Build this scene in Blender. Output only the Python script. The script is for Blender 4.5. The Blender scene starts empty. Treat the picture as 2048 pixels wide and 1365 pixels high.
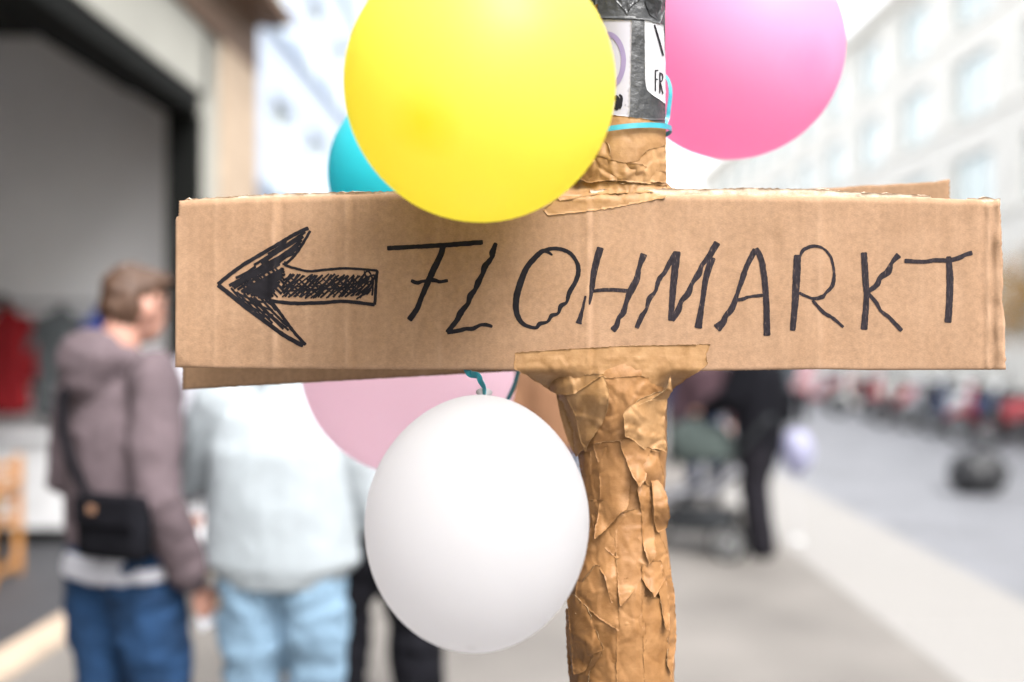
import bpy, bmesh, math, random
from mathutils import Vector, Matrix, noise
from mathutils.geometry import delaunay_2d_cdt
random.seed(7)
R = math.radians
S = bpy.context.scene
COL = S.collection

# ------------------------------------------------------------------ camera, sky, sun, exposure
CAMZ = 1.55
FPX = 35 / 36 * 2048          # focal length in photo pixels
VX, VY = 1050.0, 682.5        # where the street's vanishing point stands in the photo
cam_d = bpy.data.cameras.new('camera'); cam = bpy.data.objects.new('camera', cam_d); COL.objects.link(cam)
cam.location = (0, 0, CAMZ); cam.rotation_euler = (R(90), 0, 0)
cam_d.lens = 35; cam_d.sensor_width = 36; cam_d.shift_x = -(VX - 1024) / 2048
cam_d.clip_start = 0.05; cam_d.clip_end = 2000
cam_d.dof.use_dof = True; cam_d.dof.focus_distance = 1.19; cam_d.dof.aperture_fstop = 1.15
cam_d.dof.aperture_blades = 9
S.camera = cam

SUN_EL, SUN_AZ = R(51), R(146)      # azimuth clockwise from +Y: behind the camera, to the right
w = bpy.data.worlds.new('World'); S.world = w; w.use_nodes = True
nt = w.node_tree; nt.nodes.clear()
o_ = nt.nodes.new('ShaderNodeOutputWorld'); bg = nt.nodes.new('ShaderNodeBackground')
sky = nt.nodes.new('ShaderNodeTexSky'); sky.sky_type = 'NISHITA'; sky.sun_disc = False
sky.sun_elevation = SUN_EL; sky.sun_rotation = SUN_AZ; sky.dust_density = 4; sky.air_density = 1.0
hs = nt.nodes.new('ShaderNodeHueSaturation'); hs.inputs['Saturation'].default_value = 0.12
nt.links.new(sky.outputs[0], hs.inputs['Color']); nt.links.new(hs.outputs[0], bg.inputs[0])
nt.links.new(bg.outputs[0], o_.inputs[0]); bg.inputs[1].default_value = 0.15
sd = bpy.data.lights.new('sun', 'SUN'); sd.energy = 0.7; sd.angle = R(24); sd.color = (1, .965, .92)
so = bpy.data.objects.new('sun', sd); COL.objects.link(so)
sv = Vector((math.sin(SUN_AZ) * math.cos(SUN_EL), math.cos(SUN_AZ) * math.cos(SUN_EL), math.sin(SUN_EL)))
so.rotation_euler = sv.to_track_quat('Z', 'Y').to_euler()
S.view_settings.view_transform = 'Standard'; S.view_settings.look = 'None'
S.view_settings.exposure = 2.28; S.view_settings.gamma = 1; S.view_settings.use_curve_mapping = False
S.render.engine = 'CYCLES'; S.cycles.use_denoising = True; S.cycles.max_bounces = 12; S.cycles.diffuse_bounces = 6; S.cycles.transmission_bounces = 12
S.cycles.sample_clamp_indirect = 8

def P(px, py, d):
    """the place at distance d (metres along the street) seen at pixel px, py of the photo"""
    return Vector(((px - VX) / FPX * d, d, CAMZ - (py - VY) / FPX * d))

# ------------------------------------------------------------------ helpers
def lerp(a, b, t): return a + (b - a) * t
def interp(tab, x):
    if x <= tab[0][0]: return tab[0][1]
    for (a, b), (c, d) in zip(tab, tab[1:]):
        if x <= c: return lerp(b, d, (x - a) / (c - a))
    return tab[-1][1]
def sstep(a, b, x):
    t = min(1, max(0, (x - a) / (b - a))); return t * t * (3 - 2 * t)
def nz(x, y, z=0.0): return noise.noise(Vector((x, y, z)))

MATS = {}
def mat(name, col, rough=0.8, spec=0.3, var=0.12, scale=8.0, bump=0.0, bscale=60.0, metal=0.0, stretch=(1, 1, 1), sss=0.0):
    if name in MATS: return MATS[name]
    m = bpy.data.materials.new(name); m.use_nodes = True; t = m.node_tree; b = t.nodes['Principled BSDF']
    b.inputs['Roughness'].default_value = rough; b.inputs['Specular IOR Level'].default_value = spec
    b.inputs['Metallic'].default_value = metal
    tc = t.nodes.new('ShaderNodeTexCoord'); mp = t.nodes.new('ShaderNodeMapping'); mp.inputs['Scale'].default_value = stretch
    t.links.new(tc.outputs['Object'], mp.inputs[0])
    n = t.nodes.new('ShaderNodeTexNoise'); n.inputs['Scale'].default_value = scale; n.inputs['Detail'].default_value = 6
    t.links.new(mp.outputs[0], n.inputs['Vector'])
    r = t.nodes.new('ShaderNodeValToRGB'); c = Vector(col[:3])
    r.color_ramp.elements[0].position = 0.3; r.color_ramp.elements[1].position = 0.7
    r.color_ramp.elements[0].color = (*(c * (1 - var)), 1); r.color_ramp.elements[1].color = (*[min(1, v * (1 + var)) for v in c], 1)
    t.links.new(n.outputs['Fac'], r.inputs[0]); t.links.new(r.outputs[0], b.inputs['Base Color'])
    if bump:
        n2 = t.nodes.new('ShaderNodeTexNoise'); n2.inputs['Scale'].default_value = bscale; n2.inputs['Detail'].default_value = 5
        t.links.new(mp.outputs[0], n2.inputs['Vector'])
        bp = t.nodes.new('ShaderNodeBump'); bp.inputs['Strength'].default_value = bump; bp.inputs['Distance'].default_value = 0.01
        t.links.new(n2.outputs['Fac'], bp.inputs['Height']); t.links.new(bp.outputs[0], b.inputs['Normal'])
    if sss:
        b.inputs['Subsurface Weight'].default_value = sss; b.inputs['Subsurface Radius'].default_value = (.01, .004, .002)
    MATS[name] = m; return m

def link(name, me, m=None, parent=None, smooth=False):
    o = bpy.data.objects.new(name, me); COL.objects.link(o)
    if m is not None:
        for mm in (m if isinstance(m, (list, tuple)) else [m]):
            if mm.name not in [x.name for x in me.materials if x]: me.materials.append(mm)
    if smooth:
        for p in me.polygons: p.use_smooth = True
    if parent is not None: o.parent = parent
    return o
def tag(o, label=None, cat=None, group=None, kind=None):
    if label: o['label'] = label
    if cat: o['category'] = cat
    if group: o['group'] = group
    if kind: o['kind'] = kind
    return o
def thing(name, label, cat, loc=(0, 0, 0), rz=0, group=None):
    o = bpy.data.objects.new(name, None); COL.objects.link(o); o.location = loc; o.rotation_euler = (0, 0, rz)
    o.empty_display_size = .1
    return tag(o, label, cat, group)
def setp(o, parent):                       # parent an object whose mesh is in world coordinates
    o.parent = parent; o.matrix_parent_inverse = Matrix.LocRotScale(parent.location, parent.rotation_euler, parent.scale).inverted(); return o
def mesh(name, bm):
    me = bpy.data.meshes.new(name); bm.normal_update(); bm.to_mesh(me); bm.free(); return me
def obj(name, bm, m, parent=None, smooth=False): return link(name, mesh(name, bm), m, parent, smooth)

def box(bm, c, s, rz=0, bev=0.0, rx=0, ry=0):
    M = Matrix.Translation(c) @ Matrix.Rotation(rz, 4, 'Z') @ Matrix.Rotation(ry, 4, 'Y') @ Matrix.Rotation(rx, 4, 'X') @ Matrix.Diagonal((*s, 1))
    r = bmesh.ops.create_cube(bm, size=1, matrix=M)
    if bev:
        es = list({e for v in r['verts'] for e in v.link_edges})
        bmesh.ops.bevel(bm, geom=es, offset=bev, segments=2, affect='EDGES', profile=.6)
    return bm
def tube(bm, pts, rad, seg=12, ref=Vector((1, 0, 0)), cap=True, capd=1.0):
    """round or elliptic closed tube through pts; rad: number or (a, b) per point, a along ref"""
    pts = [Vector(p) for p in pts]; n = len(pts)
    rad = [(r, r) if not isinstance(r, (tuple, list)) else r for r in (rad if isinstance(rad, list) else [rad] * n)]
    fr = []
    for i in range(n):
        t = (pts[min(i + 1, n - 1)] - pts[max(i - 1, 0)])
        t = t.normalized() if t.length > 1e-9 else Vector((0, 0, 1))
        a = ref - t * ref.dot(t)
        if a.length < .2: a = Vector((0, 1, 0)) - t * t.y
        a.normalize(); fr.append((t, a, t.cross(a)))
    rows = []
    def ring(p, a, b, ra, rb):
        rows.append([bm.verts.new(p + a * (ra * math.cos(q * 2 * math.pi / seg)) + b * (rb * math.sin(q * 2 * math.pi / seg))) for q in range(seg)])
    if cap:
        t, a, b = fr[0]; r = rad[0]; m_ = min(r) * capd
        for k in (.25, .6, .87): ring(pts[0] - t * m_ * math.sqrt(1 - k * k), a, b, r[0] * k, r[1] * k)
    for (t, a, b), p, r in zip(fr, pts, rad): ring(p, a, b, *r)
    if cap:
        t, a, b = fr[-1]; r = rad[-1]; m_ = min(r) * capd
        for k in (.87, .6, .25): ring(pts[-1] + t * m_ * math.sqrt(1 - k * k), a, b, r[0] * k, r[1] * k)
    for A, B in zip(rows, rows[1:]):
        for q in range(seg): bm.faces.new((A[q], A[(q + 1) % seg], B[(q + 1) % seg], B[q]))
    bm.faces.new(list(reversed(rows[0]))); bm.faces.new(rows[-1])
    return bm
def ell(bm, c, r, rot=None, u=20, v=14):
    M = Matrix.Translation(c) @ (rot.to_4x4() if rot else Matrix.Identity(4)) @ Matrix.Diagonal((*r, 1))
    bmesh.ops.create_uvsphere(bm, u_segments=u, v_segments=v, radius=1, matrix=M); return bm
def fuse(name, bm, m, parent, vox=.01, smooth=4, wob=0.0, wscale=9.0, squash=1.0):
    """one continuous skin round overlapping closed shapes"""
    me = mesh(name, bm); o = bpy.data.objects.new(name, me); COL.objects.link(o)
    md = o.modifiers.new('r', 'REMESH'); md.mode = 'VOXEL'; md.voxel_size = vox
    ms = o.modifiers.new('s', 'SMOOTH'); ms.iterations = smooth; ms.factor = .5
    dg = bpy.context.evaluated_depsgraph_get(); dg.update()
    me2 = bpy.data.meshes.new_from_object(o.evaluated_get(dg)); me2.name = name
    bpy.data.objects.remove(o); bpy.data.meshes.remove(me)
    if wob:
        off = random.random() * 50
        ns = [v.normal.copy() for v in me2.vertices]
        for v, nn in zip(me2.vertices, ns):
            p = v.co
            f = 1 - 2 * abs(nz(p.x * wscale + off, p.y * wscale, p.z * wscale * squash))
            v.co = p + nn * (wob * (f - .6) + wob * .5 * nz(p.x * 25, p.y * 25 + off, p.z * 25))
    me2.materials.clear()
    return link(name, me2, m, parent, True)
def grid_solid(rows, thick, name, mats, parent=None, smooth=True, edge_mat=0):
    """rows: grid of Vectors (front face), solid with its back pushed away from the camera by thick"""
    bm = bmesh.new()
    A = [[bm.verts.new(p) for p in r] for r in rows]; B = [[bm.verts.new(p + Vector((0, thick, 0))) for p in r] for r in rows]
    n, k = len(rows), len(rows[0])
    for i in range(n - 1):
        for j in range(k - 1):
            f = bm.faces.new((A[i][j], A[i + 1][j], A[i + 1][j + 1], A[i][j + 1])); f.smooth = smooth
            f = bm.faces.new((B[i][j], B[i][j + 1], B[i + 1][j + 1], B[i + 1][j])); f.smooth = smooth
    def rim(a, b, c, d):
        f = bm.faces.new((a, b, c, d)); f.material_index = edge_mat
    for i in range(n - 1):
        rim(A[i][0], B[i][0], B[i + 1][0], A[i + 1][0]); rim(A[i][-1], A[i + 1][-1], B[i + 1][-1], B[i][-1])
    for j in range(k - 1):
        rim(A[0][j], A[0][j + 1], B[0][j + 1], B[0][j]); rim(A[-1][j], B[-1][j], B[-1][j + 1], A[-1][j + 1])
    return obj(name, bm, mats, parent)
def sheet(name, poly, fn, mats, parent, step=6, thick=.0005, jit=.0, closed_edge=1):
    """a piece of paper: outline in photo pixels, fn(px, py) -> place"""
    pts = []
    for (x0, y0), (x1, y1) in zip(poly, poly[1:] + poly[:1]):
        L = math.hypot(x1 - x0, y1 - y0); n = max(1, int(L / step)); nx, ny = -(y1 - y0) / max(L, .01), (x1 - x0) / max(L, .01)
        for i in range(n):
            t = i / n; j = jit * nz(x0 * .11 + i * .7, y0 * .13) if i else 0
            pts.append(Vector((lerp(x0, x1, t) + nx * j, lerp(y0, y1, t) + ny * j)))
    nb = len(pts)
    def inside(x, y):
        c = False
        for (ax, ay), (bx_, by) in zip(poly, poly[1:] + poly[:1]):
            if (ay > y) != (by > y) and x < (bx_ - ax) * (y - ay) / (by - ay) + ax: c = not c
        return c
    xs = [p[0] for p in poly]; ys = [p[1] for p in poly]
    y = min(ys) + step * .5; k = 0
    while y < max(ys):
        x = min(xs) + step * (.5 if k % 2 else .1)
        while x < max(xs):
            if inside(x, y) and inside(x + 2, y) and inside(x - 2, y) and inside(x, y + 2) and inside(x, y - 2):
                pts.append(Vector((x + random.uniform(-.8, .8), y)))
            x += step
        y += step * .87; k += 1
    vs, es, fs, *_ = delaunay_2d_cdt(pts, [], [list(range(nb))], 1, 1e-4)
    bm = bmesh.new()
    A = [bm.verts.new(fn(v.x, v.y)) for v in vs]
    for f in fs:
        try: bm.faces.new([A[i] for i in f]).smooth = True
        except ValueError: pass
    bm.normal_update()
    for f in bm.faces:
        if f.normal.y > 0: f.normal_flip()
    bmesh.ops.recalc_face_normals(bm, faces=bm.faces)
    if sum(f.normal.y for f in bm.faces) > 0:
        for f in bm.faces: f.normal_flip()
    bm.normal_update()
    front = list(bm.faces); vm = {}
    for v in list(bm.verts): vm[v] = bm.verts.new(v.co - v.normal * thick)
    bnd = [e for e in bm.edges if e.is_boundary]
    for f in front:
        g = bm.faces.new([vm[v] for v in reversed(f.verts)]); g.smooth = True
    for e in bnd:
        a, b = e.verts
        try:
            g = bm.faces.new((b, a, vm[a], vm[b])); g.material_index = closed_edge
        except ValueError: pass
    return obj(name, bm, mats, parent)

# ------------------------------------------------------------------ materials of the near things
def cardboard(name, col, speck=.22):
    m = bpy.data.materials.new(name); m.use_nodes = True; t = m.node_tree; b = t.nodes['Principled BSDF']; N = t.nodes.new; K = t.links.new
    b.inputs['Roughness'].default_value = .82; b.inputs['Specular IOR Level'].default_value = .2
    tc = N('ShaderNodeTexCoord')
    m1 = N('ShaderNodeMapping'); m1.inputs['Scale'].default_value = (1, 1, 2.2); K(tc.outputs['Object'], m1.inputs[0])
    n1 = N('ShaderNodeTexNoise'); n1.inputs['Scale'].default_value = 420; n1.inputs['Detail'].default_value = 4; K(m1.outputs[0], n1.inputs['Vector'])
    n2 = N('ShaderNodeTexNoise'); n2.inputs['Scale'].default_value = 14; n2.inputs['Detail'].default_value = 5; K(tc.outputs['Object'], n2.inputs['Vector'])
    m3 = N('ShaderNodeMapping'); m3.inputs['Scale'].default_value = (70, 1, 1.2); K(tc.outputs['Object'], m3.inputs[0])
    n3 = N('ShaderNodeTexNoise'); n3.inputs['Scale'].default_value = 1; n3.inputs['Detail'].default_value = 3; K(m3.outputs[0], n3.inputs['Vector'])
    n4 = N('ShaderNodeTexNoise'); n4.inputs['Scale'].default_value = 150; n4.inputs['Detail'].default_value = 3; K(tc.outputs['Object'], n4.inputs['Vector'])
    r = N('ShaderNodeValToRGB'); c = Vector(col)
    r.color_ramp.elements[0].position = .28; r.color_ramp.elements[1].position = .68
    r.color_ramp.elements[0].color = (*(c * (1 - speck * 1.1)), 1); r.color_ramp.elements[1].color = (*(c * (1 + speck * .75)), 1)
    ad = N('ShaderNodeMath'); ad.operation = 'MULTIPLY_ADD'; ad.inputs[1].default_value = .45
    K(n4.outputs[0], ad.inputs[0])
    sc = N('ShaderNodeMath'); sc.operation = 'MULTIPLY'; sc.inputs[1].default_value = .55; K(n1.outputs[0], sc.inputs[0]); K(sc.outputs[0], ad.inputs[2])
    K(ad.outputs[0], r.inputs[0])
    mx = N('ShaderNodeMix'); mx.data_type = 'RGBA'; mx.blend_type = 'MULTIPLY'; mx.inputs[0].default_value = 1
    r2 = N('ShaderNodeValToRGB'); r2.color_ramp.elements[0].position = .3; r2.color_ramp.elements[1].position = .7
    r2.color_ramp.elements[0].color = (.85, .815, .77, 1); r2.color_ramp.elements[1].color = (1, 1, 1, 1)
    a2 = N('ShaderNodeMath'); a2.operation = 'ADD'; h2 = N('ShaderNodeMath'); h2.operation = 'MULTIPLY'; h2.inputs[1].default_value = .5
    K(n2.outputs[0], a2.inputs[0]); K(n3.outputs[0], a2.inputs[1]); K(a2.outputs[0], h2.inputs[0]); K(h2.outputs[0], r2.inputs[0])
    K(r.outputs[0], mx.inputs[6]); K(r2.outputs[0], mx.inputs[7])
    at = N('ShaderNodeAttribute'); at.attribute_name = 'wear'; mw = N('ShaderNodeMix'); mw.data_type = 'RGBA'
    mw.inputs[7].default_value = (min(1, c.x * 1.75), min(1, c.y * 1.85), min(1, c.z * 2.0), 1); K(at.outputs['Fac'], mw.inputs[0]); K(mx.outputs[2], mw.inputs[6])
    K(mw.outputs[2], b.inputs['Base Color'])
    wv = N('ShaderNodeTexWave'); wv.wave_type = 'BANDS'; wv.bands_direction = 'X'; wv.inputs['Scale'].default_value = 44; wv.inputs['Distortion'].default_value = .6
    wv.inputs['Detail'].default_value = 1
    K(tc.outputs['Object'], wv.inputs['Vector'])
    hm = N('ShaderNodeMath'); hm.operation = 'MULTIPLY_ADD'; hm.inputs[1].default_value = .22; K(wv.outputs['Fac'], hm.inputs[0]); K(n1.outputs[0], hm.inputs[2])
    bp = N('ShaderNodeBump'); bp.inputs['Strength'].default_value = .16; bp.inputs['Distance'].default_value = .0012
    K(hm.outputs[0], bp.inputs['Height']); K(bp.outputs[0], b.inputs['Normal'])
    return m
CARD = cardboard('cardboard', (.268, .166, .102))
CARD_B = cardboard('cardboard_back', (.25, .155, .092))
CARD_EDGE = cardboard('cardboard_cut_edge', (.34, .23, .14), .3)
TORN = cardboard('torn_liner', (.50, .40, .31), .3)
def tape_mat(name, col):
    m = bpy.data.materials.new(name); m.use_nodes = True; t = m.node_tree; b = t.nodes['Principled BSDF']; N = t.nodes.new; K = t.links.new
    b.inputs['Roughness'].default_value = .56; b.inputs['Specular IOR Level'].default_value = .3
    tc = N('ShaderNodeTexCoord')
    n1 = N('ShaderNodeTexNoise'); n1.inputs['Scale'].default_value = 45; n1.inputs['Detail'].default_value = 8; n1.inputs['Roughness'].default_value = .65; K(tc.outputs['Object'], n1.inputs['Vector'])
    mp = N('ShaderNodeMapping'); mp.inputs['Scale'].default_value = (60, 60, 700); K(tc.outputs['Object'], mp.inputs[0])
    n2 = N('ShaderNodeTexNoise'); n2.inputs['Scale'].default_value = 1; n2.inputs['Detail'].default_value = 4; K(mp.outputs[0], n2.inputs['Vector'])
    r = N('ShaderNodeValToRGB'); c = Vector(col)
    r.color_ramp.elements[0].position = .3; r.color_ramp.elements[1].position = .72
    r.color_ramp.elements[0].color = (c.x * .72, c.y * .66, c.z * .55, 1); r.color_ramp.elements[1].color = (c.x * 1.15, c.y * 1.2, c.z * 1.3, 1)
    K(n1.outputs[0], r.inputs[0]); K(r.outputs[0], b.inputs['Base Color'])
    n3 = N('ShaderNodeTexNoise'); n3.inputs['Scale'].default_value = 17; n3.inputs['Detail'].default_value = 4; n3.inputs['Distortion'].default_value = .6; K(tc.outputs['Object'], n3.inputs['Vector'])
    ab = N('ShaderNodeMath'); ab.operation = 'SUBTRACT'; ab.inputs[1].default_value = .5; K(n3.outputs[0], ab.inputs[0])
    a2 = N('ShaderNodeMath'); a2.operation = 'ABSOLUTE'; K(ab.outputs[0], a2.inputs[0])
    ad = N('ShaderNodeMath'); ad.operation = 'MULTIPLY_ADD'; ad.inputs[1].default_value = .06; K(n2.outputs[0], ad.inputs[0]); K(a2.outputs[0], ad.inputs[2])
    nd = N('ShaderNodeMix'); nd.data_type = 'RGBA'; nd.inputs[0].default_value = .03; K(tc.outputs['Object'], nd.inputs[6]); K(n1.outputs['Color'], nd.inputs[7])
    vo = N('ShaderNodeTexVoronoi'); vo.feature = 'DISTANCE_TO_EDGE'; vo.inputs['Scale'].default_value = 34; K(nd.outputs[2], vo.inputs['Vector'])
    vm = N('ShaderNodeMath'); vm.operation = 'MINIMUM'; vm.inputs[1].default_value = .35; K(vo.outputs['Distance'], vm.inputs[0])
    v2 = N('ShaderNodeMath'); v2.operation = 'MULTIPLY_ADD'; v2.inputs[1].default_value = .42; K(vm.outputs[0], v2.inputs[0]); K(ad.outputs[0], v2.inputs[2]); ad = v2
    bp = N('ShaderNodeBump'); bp.inputs['Strength'].default_value = .4; bp.inputs['Distance'].default_value = .005; bp.invert = True
    K(ad.outputs[0], bp.inputs['Height']); K(bp.outputs[0], b.inputs['Normal'])
    return m
TAPE = tape_mat('brown_tape', (.240, .118, .043)); TAPE_L = tape_mat('brown_tape_upper', (.28, .155, .065))
TAPE_EDGE = mat('tape_edge', (.52, .37, .21), .6)
INK = mat('marker_ink', (.009, .008, .010), .8, .12, .35, 90); INK_DRY_FLARE = mat('marker_ink_dry_flare', (.021, .016, .020), .8, .15, .6, 160, stretch=(3, 1, 1))  # dry ink: paler marker, plus veiling flare lightened into its colour
for im, lo in ((INK, .70), (INK_DRY_FLARE, .62)):      # dry streaks where the card shows through
    nn_ = im.node_tree; rr_ = [n_ for n_ in nn_.nodes if n_.type == 'VALTORGB'][0]; e_ = rr_.color_ramp.elements.new(lo); e_.color = rr_.color_ramp.elements[1].color if False else (*(Vector((.021, .016, .020))), 1); rr_.color_ramp.elements[2].color = (.10, .065, .045, 1); rr_.color_ramp.elements[2].position = min(.82, lo + .12)

# ------------------------------------------------------------------ SETTING
asph = mat('asphalt', (.155, .157, .17), .62, .5, .16, 1.3, .25, 220)
pav = mat('pavement_slabs', (.150, .138, .127), .8, .3, .22, 1.1, .2, 150)
gran = mat('pale_granite', (.225, .215, .205), .75, .3, .10, 25, .15, 200)
plast = mat('cream_plaster', (.76, .73, .67), .9, .2, .04, 2)
def flat(name, x0, x1, y0, y1, z, th, m, kind='structure'):
    bm = bmesh.new(); box(bm, ((x0 + x1) / 2, (y0 + y1) / 2, z - th / 2), (x1 - x0, y1 - y0, th))
    return tag(obj(name, bm, m), kind=kind)
bm = bmesh.new(); bmesh.ops.create_grid(bm, x_segments=1, y_segments=1, size=900); 
for v in bm.verts: v.co.z = -.14
tag(obj('ground', bm, mat('earth', (.2, .19, .18))), kind='structure')
flat('road', 2.96, 8.2, -25, 140, -.12, .015, asph)
flat('pavement', -2.44, 1.97, -25, 140, 0, .135, pav)
flat('opposite_pavement', 8.35, 13.0, -25, 140, 0, .135, pav)
# pale granite edging: one stone per metre and a half
def edging(x0, x1, ys, label):
    t = thing('kerb', label, 'kerb', (x0, 0, 0)); t['kind'] = 'structure'
    me = None
    for y in ys:
        if me is None:
            bm = bmesh.new(); box(bm, (0, 0, -.068), (x1 - x0, 1.488, .14), bev=.008); me = mesh('kerb_stone', bm); me.materials.append(gran)
        o = link('kerb_stone', me, None, t); o.location = ((x1 - x0) / 2, y, random.uniform(0, .003))
    return t
edging(1.97, 2.96, [-1 + 1.5 * i for i in range(60)], 'broad pale granite kerb along the near pavement')
edging(8.2, 8.35, [10 + 1.5 * i for i in range(50)], 'narrow pale granite kerb below the parked scooters')

# left building with the open shop front
bl = thing('shop_building', 'pale shop building on the left with a wide open doorway and brown canopy', 'building', (-2.46, 5, 0))
fac = mat('pale_grey_render', (.34, .335, .30), .85, .2, .06, 3); tan = mat('tan_stone', (.40, .31, .23), .85, .2, .12, 6)
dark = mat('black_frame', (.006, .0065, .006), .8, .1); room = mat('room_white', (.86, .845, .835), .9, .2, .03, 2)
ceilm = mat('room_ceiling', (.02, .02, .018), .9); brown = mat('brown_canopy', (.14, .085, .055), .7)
def wpart(name, boxes, m, parent, bev=0):
    bm = bmesh.new()
    for c, s in boxes: box(bm, c, s, bev=bev)
    return setp(obj(name, bm, m), parent)
wpart('facade_wall', [((-2.61, -16, 4.5), (.3, 18, 9)), ((-2.61, .375, 6.24), (.3, 14.75, 5.6)), ((-2.61, 7.82, 4.5), (.3, .34, 9))], fac, bl)
wpart('pier', [((-2.59, 8.5, 1.98), (.34, 1.0, 3.96)), ((-2.62, 8.5, 6.7), (.30, 1.0, 4.6))], tan, bl)
wpart('fascia', [((-2.44, 4.6, 4.18), (.05, 8.85, .44))], brown, bl)
wpart('canopy', [((-2.32, 4.6, 4.46), (.42, 9.0, .10))], brown, bl, .01)
wpart('door_frame', [((-2.60, 7.61, 1.64), (.24, .08, 3.28)), ((-2.60, .3, 3.36), (.26, 14.5, .16))], dark, bl)
wpart('shade_box', [((-2.85, .2, 3.56), (.18, 14.3, .34))], dark, bl)  # dark box added to keep sky light off the upper end wall
wpart('roof_slab', [((-6.0, -7.5, 9.1), (7.2, 33, .2))], tan, bl)
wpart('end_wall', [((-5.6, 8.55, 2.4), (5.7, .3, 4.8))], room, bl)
wpart('wall_pier', [((-2.93, 8.33, 2.3), (.26, .13, 4.6))], room, bl)
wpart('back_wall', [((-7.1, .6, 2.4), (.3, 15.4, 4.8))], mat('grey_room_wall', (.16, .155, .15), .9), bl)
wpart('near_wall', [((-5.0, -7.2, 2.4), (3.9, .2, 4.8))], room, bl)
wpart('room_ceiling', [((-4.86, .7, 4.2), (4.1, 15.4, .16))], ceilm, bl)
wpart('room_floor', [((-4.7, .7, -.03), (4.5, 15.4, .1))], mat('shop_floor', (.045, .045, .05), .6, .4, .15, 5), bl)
wpart('door_sill', [((-2.48, .3, .005), (.22, 14.5, .05))], mat('sill_stone', (.42, .33, .25), .7), bl)
# round dark fitting on the end wall
bm = bmesh.new(); tube(bm, [(-4.4, 8.39, 1.87), (-4.4, 8.34, 1.87)], .065, 18, cap=False)
tag(obj('wall_vent', bm, dark), 'small round dark vent high on the shop end wall', 'vent')

# far buildings
glass = bpy.data.materials.new('window_glass'); glass.use_nodes = True
gb = glass.node_tree.nodes['Principled BSDF']; gb.inputs['Base Color'].default_value = (.44, .50, .50, 1); gb.inputs['Roughness'].default_value = .12; gb.inputs['Specular IOR Level'].default_value = 1.0
gb.inputs['Metallic'].default_value = .35
wframe = mat('window_frame_grey', (.58, .61, .59), .6)
def facade(name, label, x, side, y0, y1, z1, m, rows, pitch, ww, wh, off=1.4, frame=wframe, band=None):
    """a street facade in the plane x, seen from side (+1: the street lies at greater x); windows are recessed into real openings"""
    t = thing(name, label, 'building', (x, (y0 + y1) / 2, 0))
    nwin = int((y1 - y0 - 1) / pitch); th = .35; xc = x - side * th / 2
    bm = bmesh.new(); zprev = 0; ys = [y0 + off + i * pitch for i in range(nwin)]
    for zc in rows + [None]:
        zt = z1 if zc is None else zc - wh / 2
        box(bm, (xc, (y0 + y1) / 2, (zprev + zt) / 2), (th, y1 - y0, zt - zprev)); 
        if zc is None: break
        a = y0
        for yy in ys:
            box(bm, (xc, (a + yy - ww / 2) / 2, zc), (th, yy - ww / 2 - a, wh)); a = yy + ww / 2
        box(bm, (xc, (a + y1) / 2, zc), (th, y1 - a, wh)); zprev = zc + wh / 2
    setp(obj('wall', bm, m), t)
    bm = bmesh.new(); box(bm, (x - side * 5.2, (y0 + y1) / 2, z1 / 2), (9.6, y1 - y0 - .02, z1 - .02)); setp(obj('block', bm, m), t)
    bm = bmesh.new(); box(bm, (x + side * .10, (y0 + y1) / 2, z1 + .15), (.7, y1 - y0 + .2, .3)); setp(obj('cornice', bm, m), t)
    bm = bmesh.new()
    for zc in rows: box(bm, (x + side * .04, (y0 + y1) / 2, zc - wh / 2 - .12), (.08, y1 - y0, .12))
    setp(obj('string_course', bm, band or m), t)
    fm = pm = None
    for zc in rows:
        for yy in ys:
            if fm is None:
                b1 = bmesh.new(); f = .09
                for s in (-1, 1):
                    box(b1, (0, s * (ww / 2 - f / 2), 0), (.08, f, wh)); box(b1, (0, 0, s * (wh / 2 - f / 2)), (.075, ww - 2 * f, f))
                box(b1, (0, 0, 0), (.07, f, wh - 2 * f)); fm = mesh('window', b1); fm.materials.append(frame)
                b2 = bmesh.new(); box(b2, (0, 0, 0), (.02, ww - .1, wh - .1)); pm = mesh('pane', b2); pm.materials.append(glass)
            wo = link('window', fm, None, t); wo.location = (-side * .16, yy - t.location.y, zc)
            po = link('pane', pm, None, wo); po.location = (-side * .03, 0, 0)
    return t
facade('office_building', 'long cream office building with rows of wide windows across the street', 13.0, -1, -24, 74, 13.3, plast, [3.1, 6.1, 9.0, 11.8], 4.3, 2.6, 1.8)
facade('apartment_building', 'pale blue-grey apartment building beyond the shop on the left', -4.3, 1, 10.5, 64, 13.5,
       mat('pale_blue_plaster', (.38, .43, .51), .9, .2, .05, 1.5), [2.2, 5.0, 7.8, 10.6], 2.9, 1.5, 1.6, band=mat('blue_grey_band', (.22, .28, .38), .8))
ft = thing('far_building', 'pale tall building closing the far end of the street', 'building', (4, 120, 0))
bm = bmesh.new(); box(bm, (4, 125, 7), (40, 10, 14)); setp(obj('wall', bm, plast), ft)
bm = bmesh.new(); box(bm, (4, 124.6, 14.5), (41, 11, 1)); setp(obj('cornice', bm, tan), ft)
b2 = bmesh.new(); box(b2, (0, 0, 0), (1.6, .1, 2)); wme = mesh('window', b2); wme.materials.append(glass)
for zz in (3, 6.5, 10):
    for k in range(9):
        wo = link('window', wme, None, ft); wo.location = (-14 + k * 3.5, -.03, zz)

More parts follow.
